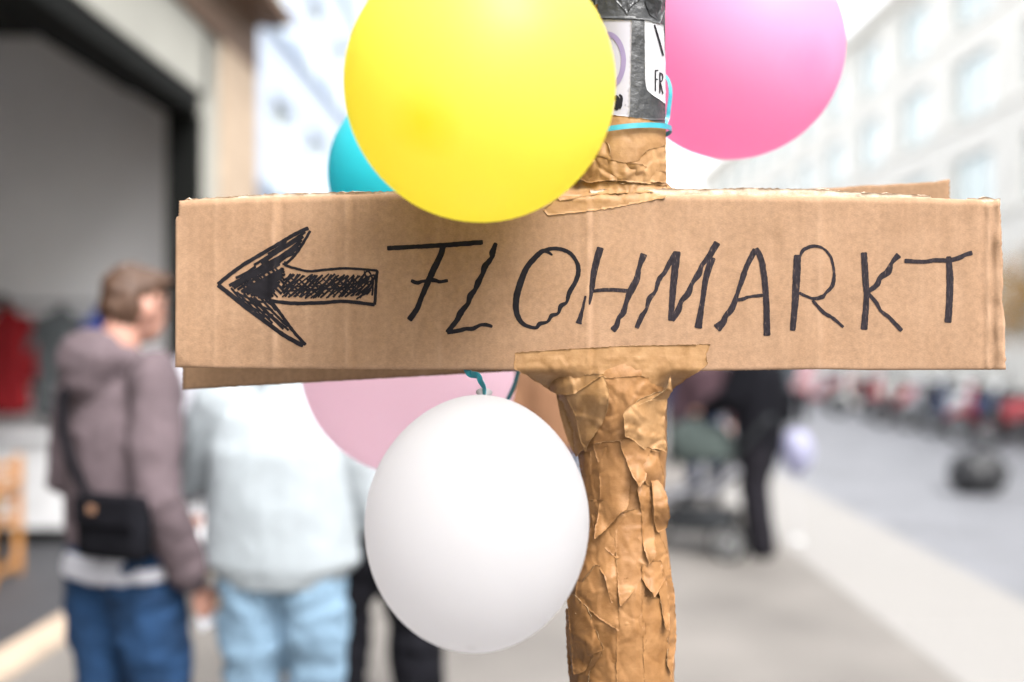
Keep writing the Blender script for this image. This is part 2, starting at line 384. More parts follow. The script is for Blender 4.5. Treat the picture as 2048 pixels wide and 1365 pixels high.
# ------------------------------------------------------------------ POLE
DB = 1.200                    # distance of the sign's face
DP, PR = 1.262, .055          # the pole's axis and radius
PXC = 1245
pole_x = (PXC - VX) / FPX * DP
pole = thing('street_pole', 'round street pole wrapped in peeling brown tape, stickers and grey tape above the cardboard sign', 'pole', (pole_x, DP, 0))
bm = bmesh.new(); tube(bm, [(0, 0, 0), (0, 0, 1.0), (0, 0, 1.52), (0, 0, 1.56), (0, 0, 2.0), (0, 0, 3.4)], [.045, .045, .045, PR - .0012, PR - .0012, PR - .0012], 48)
sh = obj('shaft', bm, mat('grey_pole_paint', (.085, .085, .09), .45, .5, .35, 30, .15, 120), pole, True)
bm = bmesh.new(); tube(bm, [(0, 0, 0), (0, 0, .05)], [.095, .085], 32, cap=False); obj('base_collar', bm, mat('dark_metal', (.05, .05, .052), .5), pole, True)

# thickness of the wrapping below the sign: (photo y, centre x, half width)
WR = [(700, 1240, 92, 0), (745, 1232, 108, 0), (790, 1228, 106, 0), (840, 1238, 96, 0), (900, 1248, 85, 0), (1050, 1250, 79, 0), (1110, 1248, 90, 0), (1180, 1242, 104, 0), (1260, 1243, 108, 0), (1320, 1247, 103, 0), (1400, 1249, 100, 0), (1700, 1249, 92, 0)]
def wrap_c(py):
    return interp([(a, b) for a, b, c, d in WR], py), interp([(a, c) for a, b, c, d in WR], py)
def wrinkle(px, py, amp, seed=0.0, sc=.022):
    a = 1 - 2 * abs(nz(px * sc + seed, py * sc * .8, seed * 3))
    b = 1 - 2 * abs(nz(px * sc * 2.3, py * sc * 2.1 + seed, seed))
    c = 1 - 2 * abs(nz(px * .055 + seed, py * .011, seed + 4))
    e = max(0, 1 - 7 * abs(nz(px * .017 + seed * 2, py * .014, seed + 9))) - max(0, 1 - 7 * abs(nz(px * .021, py * .019 + seed, seed + 15)))
    return amp * (a * .6 + b * .3 + c * .55 - .62 + .75 * e)
def on_wrap(px, py, off=0.0, upper=False):
    """place on the wrapped pole (off metres outside its skin)"""
    if upper: c, r = PXC, PR * FPX / DP
    else: c, r = wrap_c(py)
    tx = (px - VX) / FPX; xc = (c - VX) / FPX * DP; rr = r / FPX * DP + off
    A = tx * tx + 1; B = tx * xc + DP; disc = B * B - A * (xc * xc + DP * DP - rr * rr)
    d = (B - math.sqrt(max(disc, 0))) / A
    return P(px, py, d)
# inner wrapping (closed all round)
bm = bmesh.new(); rows = []; n = 96; ys = [700 + 8 * i for i in range(126)]
for py in ys:
    c, r = wrap_c(py); row = []
    for q in range(n):
        a = q * 2 * math.pi / n; px = c + r * math.cos(a)
        k = wrinkle(a * 60 + 400 if a < math.pi else (2 * math.pi - a) * 60 + 400, py, .0016, 3.1, .03)
        rw = r / FPX * DP + k - .0012
        row.append(bm.verts.new(((c - VX) / FPX * DP + rw * math.cos(a), DP - rw * math.sin(a), CAMZ - (py - VY) / FPX * DP)))
    rows.append(row)
for A, B in zip(rows, rows[1:]):
    for q in range(n): bm.faces.new((A[q], A[(q + 1) % n], B[(q + 1) % n], B[q]))
setp(obj('tape_wrap', bm, TAPE, None, True), pole)

def strip(poly, off=.001, lift=(), amp=.0020, seed=None, mats=None, upper=False, step=4, taper=None):
    """one strip of tape on the pole; lift = [(x, y, radius, height)]: places where it curls away"""
    seed = random.random() * 40 if seed is None else seed
    q = []
    for a, b in zip(poly, poly[1:] + poly[:1]):
        q += [(lerp(a[0], b[0], .06), lerp(a[1], b[1], .06)), (lerp(a[0], b[0], .5) + 3.5 * nz(a[0] * .3, b[1] * .3, 2), lerp(a[1], b[1], .5) + 3.5 * nz(a[1] * .3, b[0] * .3, 7)), (lerp(a[0], b[0], .94), lerp(a[1], b[1], .94))]
    poly = q
    def fn(px, py):
        o = off + max(-.0006, wrinkle(px, py, amp, seed))
        for lx, ly, lr, lh in lift:
            d = math.hypot(px - lx, py - ly) / lr / 1.25
            if d < 1: o += 1.5 * lh * (1 - d * d) ** 2
        return on_wrap(px, py, max(o, off * .4), upper)
    return setp(sheet('tape_strip', poly, fn, mats or [TAPE, TAPE_EDGE], None, step, .0004, 2.2), pole)

# strips below the sign, from the lowest layer to the topmost (outlines as in the photo)
strip([(1150, 1180), (1205, 1190), (1290, 1160), (1296, 1420), (1150, 1420)], .0015, amp=.0014)
strip([(1283, 1190), (1338, 1200), (1344, 1420), (1290, 1420)], .002, amp=.0012)
strip([(1236, 1160), (1284, 1150), (1292, 1420), (1232, 1420)], .0025, amp=.0013)
strip([(1130, 1215), (1180, 1240), (1205, 1310), (1178, 1345), (1172, 1420), (1148, 1420), (1135, 1330)], .003, [(1195, 1305, 40, .006)])
strip([(1133, 1190), (1150, 1190), (1175, 1215), (1208, 1300), (1188, 1308), (1168, 1345), (1146, 1350)], .0045, [(1200, 1300, 36, .008), (1150, 1345, 26, .004)])
strip([(1160, 1120), (1235, 1140), (1240, 1265), (1195, 1235), (1150, 1192)], .0035, [(1238, 1255, 30, .003)])
strip([(1165, 1000), (1232, 1000), (1236, 1215), (1222, 1205), (1208, 1150), (1190, 1130), (1160, 1170), (1140, 1160)], .003, [(1215, 1160, 30, .004)])
strip([(1232, 1030), (1298, 1010), (1306, 1110), (1285, 1155), (1262, 1190), (1240, 1215), (1230, 1120)], .0035, [(1245, 1205, 34, .004)], amp=.0018)
strip([(1292, 1060), (1312, 1050), (1334, 1100), (1350, 1190), (1353, 1280), (1344, 1352), (1334, 1330), (1336, 1260), (1322, 1180)], .0015, [(1345, 1340, 40, .004)], amp=.002)
strip([(1322, 1120), (1338, 1180), (1340, 1262), (1330, 1255), (1312, 1150)], .004, [(1338, 1258, 26, .005)])
strip([(1285, 1130), (1322, 1120), (1330, 1160), (1310, 1196), (1300, 1182), (1284, 1158)], .0045, [(1310, 1192, 30, .006)])
strip([(1180, 900), (1240, 885), (1300, 900), (1300, 1105), (1262, 1060), (1236, 1120), (1190, 1080), (1178, 980)], .0028, amp=.0022)
strip([(1272, 960), (1300, 975), (1308, 1060), (1314, 1112), (1298, 1130), (1286, 1090), (1284, 1030)], .0055, [(1310, 1110, 30, .007), (1280, 1000, 20, .004)])
strip([(1150, 880), (1190, 886), (1198, 985), (1186, 1075), (1176, 1050), (1164, 960)], .002)
strip([(1186, 888), (1240, 882), (1256, 905), (1262, 960), (1258, 1010), (1238, 1030), (1216, 1055), (1188, 1080), (1196, 1030), (1200, 990), (1198, 930)], .0045, [(1190, 1070, 40, .007), (1240, 1025, 34, .004)], amp=.0012)
strip([(1282, 900), (1312, 890), (1328, 950), (1326, 985), (1292, 970)], .004, [(1300, 940, 30, .006)])
strip([(1302, 955), (1318, 960), (1334, 990), (1341, 1035), (1334, 1056), (1316, 1066), (1308, 1040), (1306, 1000)], .007, [(1335, 1010, 48, .010)], amp=.0012)
strip([(1238, 880), (1262, 878), (1320, 905), (1300, 900), (1292, 960), (1280, 975), (1266, 955), (1254, 925)], .007, [(1275, 965, 34, .008)])
strip([(1174, 760), (1280, 752), (1326, 760), (1326, 900), (1260, 884), (1172, 890)], .003, amp=.0022)
strip([(1112, 784), (1170, 770), (1180, 840), (1176, 890), (1152, 915), (1135, 880), (1120, 830)], .003, [(1152, 910, 36, .004)], amp=.0016, mats=[TAPE_L, TAPE_EDGE])
strip([(1112, 768), (1205, 748), (1218, 778), (1216, 815), (1204, 850), (1176, 888), (1170, 905), (1160, 880), (1150, 830), (1135, 800)], .006, [(1213, 800, 40, .006), (1175, 885, 30, .004)], amp=.0026, mats=[TAPE_L, TAPE_EDGE])
strip([(1076, 764), (1110, 750), (1210, 748), (1176, 770), (1150, 788), (1128, 790), (1105, 785)], .008, [(1120, 770, 40, .006)], amp=.0026, mats=[TAPE_L, TAPE_EDGE])
strip([(1246, 826), (1280, 798), (1322, 782), (1334, 800), (1328, 850), (1334, 905), (1312, 898), (1290, 900), (1268, 882), (1250, 874)], .0065, [(1252, 830, 34, .008), (1250, 870, 22, .006)], amp=.003, mats=[TAPE_L, TAPE_EDGE])
strip([(1250, 820), (1290, 806), (1334, 778), (1341, 752), (1346, 782), (1334, 800), (1300, 802)], .011, [(1340, 768, 40, .012)], amp=.002, mats=[TAPE_L, TAPE_EDGE])

# upper pole: grey tape, stickers, brown tape collar
GREY = mat('grey_duct_tape', (.032, .033, .035), .42, .4, .45, 28, .3, 70); BLK = mat('black_tape', (.012, .012, .013), .28, .5, .3, 40, .5, 50)
STK = mat('white_sticker', (.27, .26, .29), .5, .4, .04, 10); STK2 = mat('white_label', (.33, .33, .34), .5, .4, .03, 10); STK_E = mat('sticker_edge', (.5, .5, .5), .7)
LIL = mat('lilac_print', (.15, .115, .20), .5)
def up(name, poly, off, m, amp=.0003, lift=(), step=6):
    seed = random.random() * 30
    def fn(px, py):
        o = off + max(-.0001, wrinkle(px, py, amp, seed, .03))
        for lx, ly, lr, lh in lift:
            d = math.hypot(px - lx, py - ly) / lr
            if d < 1: o += lh * (1 - d * d) ** 2
        return on_wrap(px, py, max(o, .0001), True)
    return setp(sheet(name, poly, fn, m, None, step, .00025, .8), pole)
up('grey_tape', [(1162, -60), (1329, -60), (1331, 240), (1160, 240)], .0004, [GREY, GREY], .0004)
s1 = up('sticker', [(1165, 38), (1264, 41), (1262, 140), (1260, 222), (1257, 236), (1160, 236)], .0010, [STK, STK_E], .0002)
s1['label'] = 'lilac-white sticker printed with a pale ring'
s2 = up('sticker', [(1289, 40), (1327, 50), (1331, 120), (1331, 208), (1305, 190), (1294, 180), (1290, 160)], .0011, [STK2, STK_E], .0002)
s2['label'] = 'white label with black letters and a slanting line'
up('grey_tape', [(1190, -50), (1331, -50), (1331, 20), (1320, 48), (1290, 40), (1264, 38), (1192, 36)], .0018, [GREY, GREY], .0016)
up('black_tape', [(1228, -60), (1282, -60), (1280, 0), (1262, 14), (1255, 30), (1243, 14), (1232, 4)], .003, [BLK, BLK], .002)
up('black_tape', [(1284, -60), (1326, -60), (1324, 10), (1318, 42), (1300, 30), (1290, 5)], .003, [BLK, BLK], .002)
up('tape_scrap', [(1186, 12), (1196, 8), (1198, 60), (1180, 40)], .0025, [TAPE_L, TAPE_EDGE], .0005)
strip([(1160, 236), (1222, 230), (1290, 238), (1331, 250), (1333, 370), (1160, 370)], .0012, [], .0006, mats=[TAPE_L, TAPE_EDGE], upper=True)
strip([(1150, 262), (1216, 286), (1222, 322), (1246, 326), (1276, 322), (1296, 300), (1331, 290), (1333, 372), (1240, 362), (1180, 366), (1150, 350)], .0028, [(1255, 330, 50, .003), (1310, 320, 40, .002)], .0030, mats=[TAPE_L, TAPE_EDGE], upper=True)
strip([(1150, 300), (1230, 322), (1278, 328), (1332, 345), (1333, 366), (1260, 360), (1175, 366), (1150, 356)], .005, [(1275, 328, 22, .004)], .0028, mats=[TAPE_L, TAPE_EDGE], upper=True)

# ------------------------------------------------------------------ SIGN
TOP = [(340, 403), (450, 397), (560, 394), (700, 390), (780, 388), (1000, 390), (1345, 390), (1500, 391), (1700, 394), (1860, 396), (1935, 400), (1950, 398), (1975, 404), (2020, 398)]
BOT = [(340, 735), (500, 738), (1030, 740.5), (1420, 742), (1640, 739), (1740, 741), (2020, 740)]
CREASE = [(430, .0006, 5), (548, .0012, 9), (562, -.0012, 6), (693, .0011, 8), (702, -.0008, 5), (878, .0004, 6), (1176, .0011, 8), (1186, -.0009, 5), (1375, .0005, 7), (1640, .0007, 10)]
def board_disp(px, py):
    d = 0.0
    for x0, a, wd in CREASE:
        xx = px - x0 - 4 * nz(py * .02, x0)
        d += 1.7 * a * math.exp(-(xx / wd) ** 2) * (.7 + .5 * nz(py * .012, x0 * 3))
    d += .0030 * nz(px * .006, py * .005, 2.0) + .0009 * nz(px * .03, py * .012, 5.0) - .0016 * max(0, nz(px * .018, py * .022, 31.0) - .35)
    # crushed flap at the right end
    for x0, a, wd, wv in ((1966, -.0030, 8, 5), (1986, -.0034, 6, 4), (1976, .0012, 5, 5), (1998, .0022, 8, 6)):
        xx = px - x0 - wv * nz(py * .015, x0 * .7)
        d += a * math.exp(-(xx / wd) ** 2) * (.65 + .6 * nz(py * .02, x0))
    if px > 1985: d += .004 * nz(py * .03, 7.7) * (px - 1985) / 25
    # top edge rolls back
    t = py - interp(TOP, px)
    if t < 12: d -= .0045 * (1 - t / 12) ** 2
    t = interp(BOT, px) - py
    if t < 6: d -= .0015 * (1 - t / 6) ** 2
    # folded lower left corner
    q = (px - 350) + (735 - py)
    if q < 34: d -= .004 * (1 - q / 34)
    return d
def on_board(px, py, off=0.0):
    return P(px, py, DB - board_disp(px, py) - off)
sign = thing('cardboard_sign', 'long brown cardboard sign with a black hand-drawn arrow and the word FLOHMARKT', 'sign', (pole_x, DB, CAMZ - .1))
LEFT = [(0, 358), (.08, 357), (.10, 351), (1, 350)]
RIGHT = [(0, 2000), (.2, 2003), (.5, 2007), (.58, 2004), (.7, 2010), (1, 2012)]
rows = []; NR, NC = 110, 330
for i in range(NR + 1):
    v = i / NR; xl = interp(LEFT, v) + (1.5 if i % 2 else -.9); xr = interp(RIGHT, v) + 2.2 * nz(v * 40, 3.3)
    row = []
    for j in range(NC + 1):
        u = j / NC; px = lerp(xl, xr, u); ty, by = interp(TOP, px) + .8 * nz(px * .15, 9), interp(BOT, px) + .9 * nz(px * .2, 4)
        py = lerp(ty, by, v ** .97); row.append(on_board(px, py))
    rows.append(row)
fp = setp(grid_solid(rows, .0042, 'front_panel', [CARD, CARD_EDGE], None, True, 1), sign)
wa = fp.data.attributes.new('wear', 'FLOAT', 'POINT')          # scuffed fold lines and edges
for v_, a_ in zip(fp.data.vertices, wa.data):
    px, py = v_.co.x / v_.co.y * FPX + VX, (CAMZ - v_.co.z) / v_.co.y * FPX + VY
    q = 0
    for x0, wd, am in ((430, 4, .14), (548, 5, .30), (640, 3, .08), (693, 4, .26), (878, 4, .12), (1010, 3, .08), (1180, 5, .26), (1375, 4, .12), (1500, 3, .07), (1640, 5, .18), (1760, 3, .07), (1975, 4, .3), (1992, 5, .3)):
        q += am * math.exp(-((px - x0 - 4 * nz(py * .02, x0)) / wd) ** 2) * max(0, .7 + .9 * nz(py * .025, x0 * .3))
    e = min(py - interp(TOP, px), interp(BOT, px) - py, px - 350, 2010 - px)
    q += .45 * math.exp(-max(e, 0) / 3.5) * max(0, .6 + nz(px * .03, py * .03, 4))
    q += .10 * max(0, nz(px * .012, py * .02, 11)) ; a_.value = min(.7, q)
# torn pale liner standing up behind the fold
def torn(poly, depth, seed):
    def fn(px, py): return P(px, py, depth + .002 * nz(px * .04, py * .1, seed) + .0012 * nz(px * .2, py * .3, seed))
    return setp(sheet('torn_edge', poly, fn, [TORN, TORN], None, 5, .003, 3.0), sign)
torn([(362, 404), (372, 399), (460, 393), (540, 388), (600, 387), (700, 384), (800, 383), (900, 385), (900, 396), (600, 400)], DB + .0062, 1)
torn([(1180, 380), (1340, 377), (1420, 379), (1500, 376), (1580, 378), (1650, 379), (1700, 384), (1760, 387), (1860, 391), (1870, 402), (1500, 402), (1180, 402)], DB + .0062, 2)
torn([(1925, 404), (1936, 396), (1955, 398), (1968, 394), (1990, 399), (2001, 397), (2001, 410)], DB + .0060, 3)
# back panel, behind the pole, tilted the other way
DK = 1.335
def back_disp(px, py): return .004 * nz(px * .004, py * .004, 8) + .0006 * nz(px * .03, py * .01, 1)
rows = []
for i in range(61):
    v = i / 60; row = []
    for j in range(161):
        u = j / 160; px = lerp(365, 1899, u) + (1.2 if (i % 2 and j in (0, 160)) else 0)
        ty = lerp(452, 362, u) + 2.0 * nz(px * .02, 1) + 1.2 * nz(px * .12, 2); by = lerp(780, 694, u) + 1.0 * nz(px * .08, 3)
        if px > 1870: ty -= (px - 1870) * .12
        row.append(P(px, lerp(ty, by, v), DK - back_disp(px, 0) - .003 * v))
    rows.append(row)
setp(grid_solid(rows, .0042, 'back_panel', [CARD_B, CARD_EDGE], None, True, 1), sign)

# marker strokes: thin ink laid on the card
LAY = [0]; INKW = 1.12
def stroke(bm, pts, wid, jag=.9, fn=on_board, base=.00034, seed=None):
    seed = random.random() * 100 if seed is None else seed
    P2 = [Vector(p) for p in pts]; n = len(P2)
    if not isinstance(wid, (list, tuple)): wid = [wid] * n
    if len(wid) != n: wid = [interp(list(zip([k / (len(wid) - 1) for k in range(len(wid))], wid)), i / max(1, n - 1)) for i in range(n)]
    L = [0]
    for a, b in zip(P2, P2[1:]): L.append(L[-1] + (b - a).length)
    tot = L[-1]; m = max(2, int(tot / 3.0)); cs = []
    for i in range(m + 1):
        s = tot * i / m; k = 0
        while k < n - 2 and s > L[k + 1]: k += 1
        t = (s - L[k]) / max(1e-6, L[k + 1] - L[k])
        p0, p1, p2, p3 = P2[max(k - 1, 0)], P2[k], P2[k + 1], P2[min(k + 2, n - 1)]
        if n > 2: p = .5 * ((2 * p1) + (p2 - p0) * t + (2 * p0 - 5 * p1 + 4 * p2 - p3) * t * t + (3 * p1 - p0 - 3 * p2 + p3) * t ** 3)
        else: p = p1.lerp(p2, t)
        cs.append((p, lerp(wid[k], wid[k + 1], t)))
    LAY[0] += 1; off = base + (LAY[0] % 60) * .000006
    rowsv = []
    for i, (p, wd) in enumerate(cs):
        a = cs[max(i - 1, 0)][0]; b = cs[min(i + 1, m)][0]; t = (b - a).normalized(); nn = Vector((-t.y, t.x))
        e = 1.0 if 0 < i < m else .72
        l = wd * .5 * e * (1 + .10 * jag * nz(i * .35, seed)) + jag * .7 * nz(i * .45, seed + 9); r = wd * .5 * e * (1 + .10 * jag * nz(i * .4, seed + 20)) + jag * .7 * nz(i * .5, seed + 31)
        l *= INKW; r *= INKW; rowsv.append([bm.verts.new(fn(*(p + nn * l), off)), bm.verts.new(fn(*p, off)), bm.verts.new(fn(*(p - nn * r), off))])
    for A, B in zip(rowsv, rowsv[1:]):
        for q in (0, 1):
            f = bm.faces.new((A[q], A[q + 1], B[q + 1], B[q]))
    return bm
def letter(ss, m, lab=None):
    bm = bmesh.new()
    for pts, wd in ss:
        if 8 <= len(pts) < 20: pts = [pts[0]] + [tuple(.8 * b + .1 * (a + c) for a, b, c in zip(p, q, r)) for p, q, r in zip(pts, pts[1:], pts[2:])] + [pts[-1]]
        stroke(bm, pts, wd)
    o = setp(obj('letter', bm, m), sign)
    if lab: o['label'] = lab
letter([([(774, 497), (830, 494), (900, 490), (966, 485)], [9, 8, 9, 9]), ([(887, 490), (881, 511), (866, 542), (855, 567), (843, 595), (834, 618), (818, 641)], [10, 11, 12, 11, 9, 10, 11]), ([(822, 561), (834, 566), (846, 563), (867, 561), (880, 564), (896, 561)], [5, 8, 6, 8, 6, 6])], INK, 'hand-written black letter F')
letter([([(992, 486), (984, 506), (985, 515), (969, 533), (966, 548), (955, 567), (951, 580), (940, 592), (937, 608), (921, 625), (915, 640), (894, 666)], [6, 12, 8, 12, 8, 12, 8, 12, 8, 12, 9, 9]), ([(894, 665), (917, 662), (932, 658), (945, 658), (960, 651), (972, 650), (985, 654)], [8, 8, 7, 8, 6, 7, 5])], INK, 'hand-written black letter L')
letter([([(1105, 511), (1088, 502), (1071, 515), (1054, 535), (1043, 560), (1034, 590), (1032, 617), (1038, 638), (1051, 651), (1071, 656), (1080, 648), (1095, 644), (1103, 632), (1116, 627), (1122, 612), (1133, 605), (1139, 585), (1152, 562), (1157, 540), (1152, 522), (1140, 507), (1122, 499), (1101, 498), (1084, 504)], [3, 8, 10, 10, 12, 12, 11, 9, 7, 6, 8, 5, 8, 5, 9, 5, 9, 8, 9, 7, 7, 7, 7, 7])], INK, 'hand-written black letter O')
letter([([(1201, 495), (1189, 539), (1184, 576), (1179, 610)], [13, 12, 9, 3]), ([(1171, 592), (1164, 623), (1157, 648)], [4, 6, 12]), ([(1184, 583), (1216, 580), (1263, 583)], [6, 7, 7]), ([(1288, 508), (1278, 535), (1274, 560), (1262, 580), (1252, 606), (1248, 625), (1236, 638), (1234, 652), (1225, 662)], [14, 8, 12, 13, 8, 11, 8, 10, 12])], INK_DRY_FLARE, 'hand-written letter H')
letter([([(1273, 657), (1283, 633), (1293, 620), (1298, 597), (1311, 585), (1317, 559), (1330, 545), (1337, 530), (1352, 505)], [8, 10, 6, 10, 6, 9, 8, 9, 10]), ([(1354, 503), (1348, 559), (1341, 642)], [14, 13, 9]), ([(1344, 642), (1357, 622), (1362, 602), (1377, 588), (1384, 566), (1398, 549), (1403, 530), (1417, 516), (1435, 485)], [8, 12, 8, 12, 7, 12, 7, 11, 13]), ([(1425, 515), (1412, 556), (1405, 603), (1396, 657)], [13, 11, 9, 14])], INK_DRY_FLARE, 'hand-written letter M')
letter([([(1433, 658), (1447, 645), (1451, 632), (1465, 618), (1475, 586), (1487, 552), (1492, 535), (1511, 499)], [17, 12, 9, 12, 7, 11, 9, 11]), ([(1511, 497), (1524, 525), (1532, 593), (1534, 672)], [10, 11, 11, 13]), ([(1469, 601), (1485, 599), (1499, 594), (1526, 591)], [5, 7, 5, 6])], INK_DRY_FLARE, 'hand-written letter A')
letter([([(1595, 510), (1593, 556), (1590, 610), (1585, 662)], [13, 14, 12, 10]), ([(1600, 515), (1605, 500), (1628, 491), (1648, 497), (1663, 515), (1669, 546), (1666, 572), (1650, 588), (1645, 595), (1625, 599), (1598, 586)], [4, 7, 6, 4, 5, 5, 8, 5, 9, 5, 5]), ([(1625, 601), (1648, 626), (1665, 636), (1687, 655)], [5, 7, 6, 5])], INK_DRY_FLARE, 'hand-written letter R')
letter([([(1728, 505), (1731, 559), (1733, 596), (1728, 660)], [11, 12, 10, 13]), ([(1798, 510), (1783, 527), (1777, 543), (1760, 556), (1754, 570), (1736, 584)], [12, 7, 13, 9, 10, 8]), ([(1736, 586), (1752, 605), (1762, 622), (1780, 637), (1804, 662)], [6, 7, 6, 7, 8])], INK_DRY_FLARE, 'hand-written letter K')
letter([([(1809, 522), (1847, 524), (1870, 521), (1898, 521), (1921, 515), (1930, 510), (1945, 506)], [8, 7, 8, 8, 9, 7, 9]), ([(1897, 513), (1900, 556), (1899, 603), (1896, 646)], [9, 13, 12, 13])], INK_DRY_FLARE, 'hand-written letter T')

bm = bmesh.new()
def z1(pts): return [(340 + .3516 * x, 360 + .3516 * y) for x, y in pts]
OUT = [([(272, 595), (400, 495), (600, 375), (700, 315), (788, 274)], 7), ([(798, 290), (745, 380), (700, 440), (650, 485)], 5), ([(650, 485), (700, 500), (785, 520), (880, 512), (980, 504), (1080, 508), (1180, 517)], 4.5), ([(1178, 514), (1172, 600), (1165, 712)], 5.5),
       ([(1165, 712), (1000, 692), (850, 700), (700, 702), (570, 688)], 6.5), ([(560, 672), (620, 750), (700, 860), (772, 940)], 6), ([(758, 945), (650, 885), (560, 820), (480, 760), (420, 715), (340, 650), (272, 598)], 8)]
for pts, wd in OUT: stroke(bm, z1(pts), wd)
def inpoly(poly, x, y):
    c = False
    for (ax, ay), (bx_, by) in zip(poly, poly[1:] + poly[:1]):
        if (ay > y) != (by > y) and x < (bx_ - ax) * (y - ay) / (by - ay) + ax: c = not c
    return c
def hatch(poly, ang, gap, wd, jit=2.0, skip=.0):
    poly = z1(poly); ca, sa = math.cos(ang), math.sin(ang)
    us = [x * ca + y * sa for x, y in poly]; vs = [-x * sa + y * ca for x, y in poly]; v = min(vs) + gap * .5
    while v < max(vs):
        run = []; u = min(us)
        while u <= max(us) + 2:
            x, y = u * ca - v * sa, u * sa + v * ca
            if inpoly(poly, x, y): run.append(u)
            elif run:
                if len(run) > 2 and random.random() > skip:
                    a, b = run[0] - random.uniform(-1, jit), run[-1] + random.uniform(-1, jit); dv = random.uniform(-1.2, 1.2); bw = random.uniform(-2, 2)
                    pp = [(q * ca - (v + e) * sa, q * sa + (v + e) * ca) for q, e in ((a, dv), ((a + b) / 2, dv + bw), (b, -dv))]
                    stroke(bm, pp, wd * random.uniform(.75, 1.15), .8)
                run = []
            u += 2
        v += gap * random.uniform(.75, 1.25)
hatch([(470, 490), (600, 385), (770, 295), (735, 390), (640, 480), (560, 470)], R(-33), 4.6, 5.2)
hatch([(320, 595), (460, 500), (600, 455), (645, 500), (640, 560), (560, 690), (430, 650)], R(-30), 5.4, 5.6, 2, .05)
hatch([(360, 600), (560, 470), (650, 510), (655, 650), (540, 690)], R(50), 7.5, 4.5, 2, .1)
hatch([(335, 610), (430, 655), (560, 690), (640, 790), (700, 870), (640, 850), (460, 740)], R(45), 5.2, 4.6, 3, .08)
hatch([(350, 620), (520, 690), (600, 760), (560, 800), (440, 720)], R(20), 8, 4, 3, .15)
for k in range(2): hatch([(640, 535), (760, 540), (900, 538), (1040, 545), (1130, 545), (1150, 600), (1130, 650), (980, 668), (800, 672), (640, 668)], R(-52 + 14 * k), 6.8, 3.6, 3, .08)
hatch([(650, 560), (900, 560), (1050, 560), (1130, 580), (1040, 650), (650, 655)], R(40), 10, 3.2, 3, .1)
hatch([(650, 600), (1000, 590), (1060, 620), (660, 650)], R(-3), 7, 3.6, 3, .1)
for pts in ([(1040, 660), (1120, 520), (1150, 600), (1060, 680)], [(1105, 520), (1130, 600), (1155, 560), (1150, 660)], [(1030, 600), (1165, 545), (1080, 675)]): stroke(bm, z1(pts), 3.4)
ar = setp(obj('arrow_mark', bm, INK), sign); ar['label'] = 'black scribbled arrow pointing left'

# tape holding the sign to the pole
def hold(px, py, off, seed, amp, y0, y1, up_):
    o = off + max(-.0003, wrinkle(px, py, amp, seed, .02))
    b = on_board(px, min(max(py, 392), 739), max(o, .0004)).y
    c = on_wrap(px, py, max(o, .001), up_).y
    t = sstep(y0, y1, py); d = lerp(b, c, t) if not up_ else lerp(c, b, t)
    return P(px, py, d)
o = sheet('tape_strip', [(1030, 706), (1110, 700), (1250, 692), (1421, 689), (1412, 708), (1416, 728), (1400, 742), (1340, 782), (1280, 768), (1200, 762), (1110, 786), (1075, 765), (1028, 738)],
          lambda x, y: hold(x, y, .0008, 5, .0012 if y > 715 else .0003, 738, 786, False), [TAPE_L, TAPE_EDGE], None, 5, .0006, 2.5); setp(o, sign)
o = sheet('tape_strip', [(1150, 345), (1200, 362), (1333, 366), (1349, 378), (1330, 396), (1240, 414), (1170, 424), (1096, 431), (1086, 420), (1120, 392)],
          lambda x, y: hold(x, y, .0010, 9, .0028 if y < 402 else .0006, 372, 396, True), [TAPE_L, TAPE_EDGE], None, 5, .0006, 2.5); setp(o, sign)
o = sheet('tape_strip', [(1140, 352), (1215, 366), (1335, 372), (1330, 384), (1200, 388), (1120, 402), (1110, 390)],
          lambda x, y: hold(x, y, .0026, 14, .0030, 372, 394, True), [TAPE_L, TAPE_EDGE], None, 5, .0006, 2.5); setp(o, sign)

# print on the stickers
def on_up(px, py, off): return on_wrap(px, py, .0014 + off, True)
bm = bmesh.new()
ring = [(1213 + 34 * math.sin(a), 122 - 54 * math.cos(a)) for a in [i * math.pi / 14 for i in range(0, 15)]]
stroke(bm, ring, 9, .1, on_up)
o = obj('sticker_ring', bm, LIL, s1)
bm = bmesh.new()
stroke(bm, [(1230, 192), (1236, 205), (1231, 220)], [8, 10, 8], 2, on_up); stroke(bm, [(1238, 190), (1243, 196), (1239, 218)], [4, 5, 6], 2, on_up)
stroke(bm, [(1250, 210), (1251, 211)], 2, 0, on_up)
o = obj('sticker_scribble', bm, INK, s1)
bm = bmesh.new()
stroke(bm, [(1309, 50), (1318, 80), (1327, 112)], [3, 3.5, 3], .1, on_up)
for pts in ([(1311, 140), (1311, 183)], [(1310, 141.5), (1317, 141)], [(1310, 159), (1316, 159)], [(1320, 145), (1320, 187)], [(1320, 146), (1325, 150), (1325, 160), (1320, 165)], [(1321, 166), (1326, 188)]):
    stroke(bm, pts, 2.2, .05, on_up)
o = obj('sticker_print', bm, INK, s2)

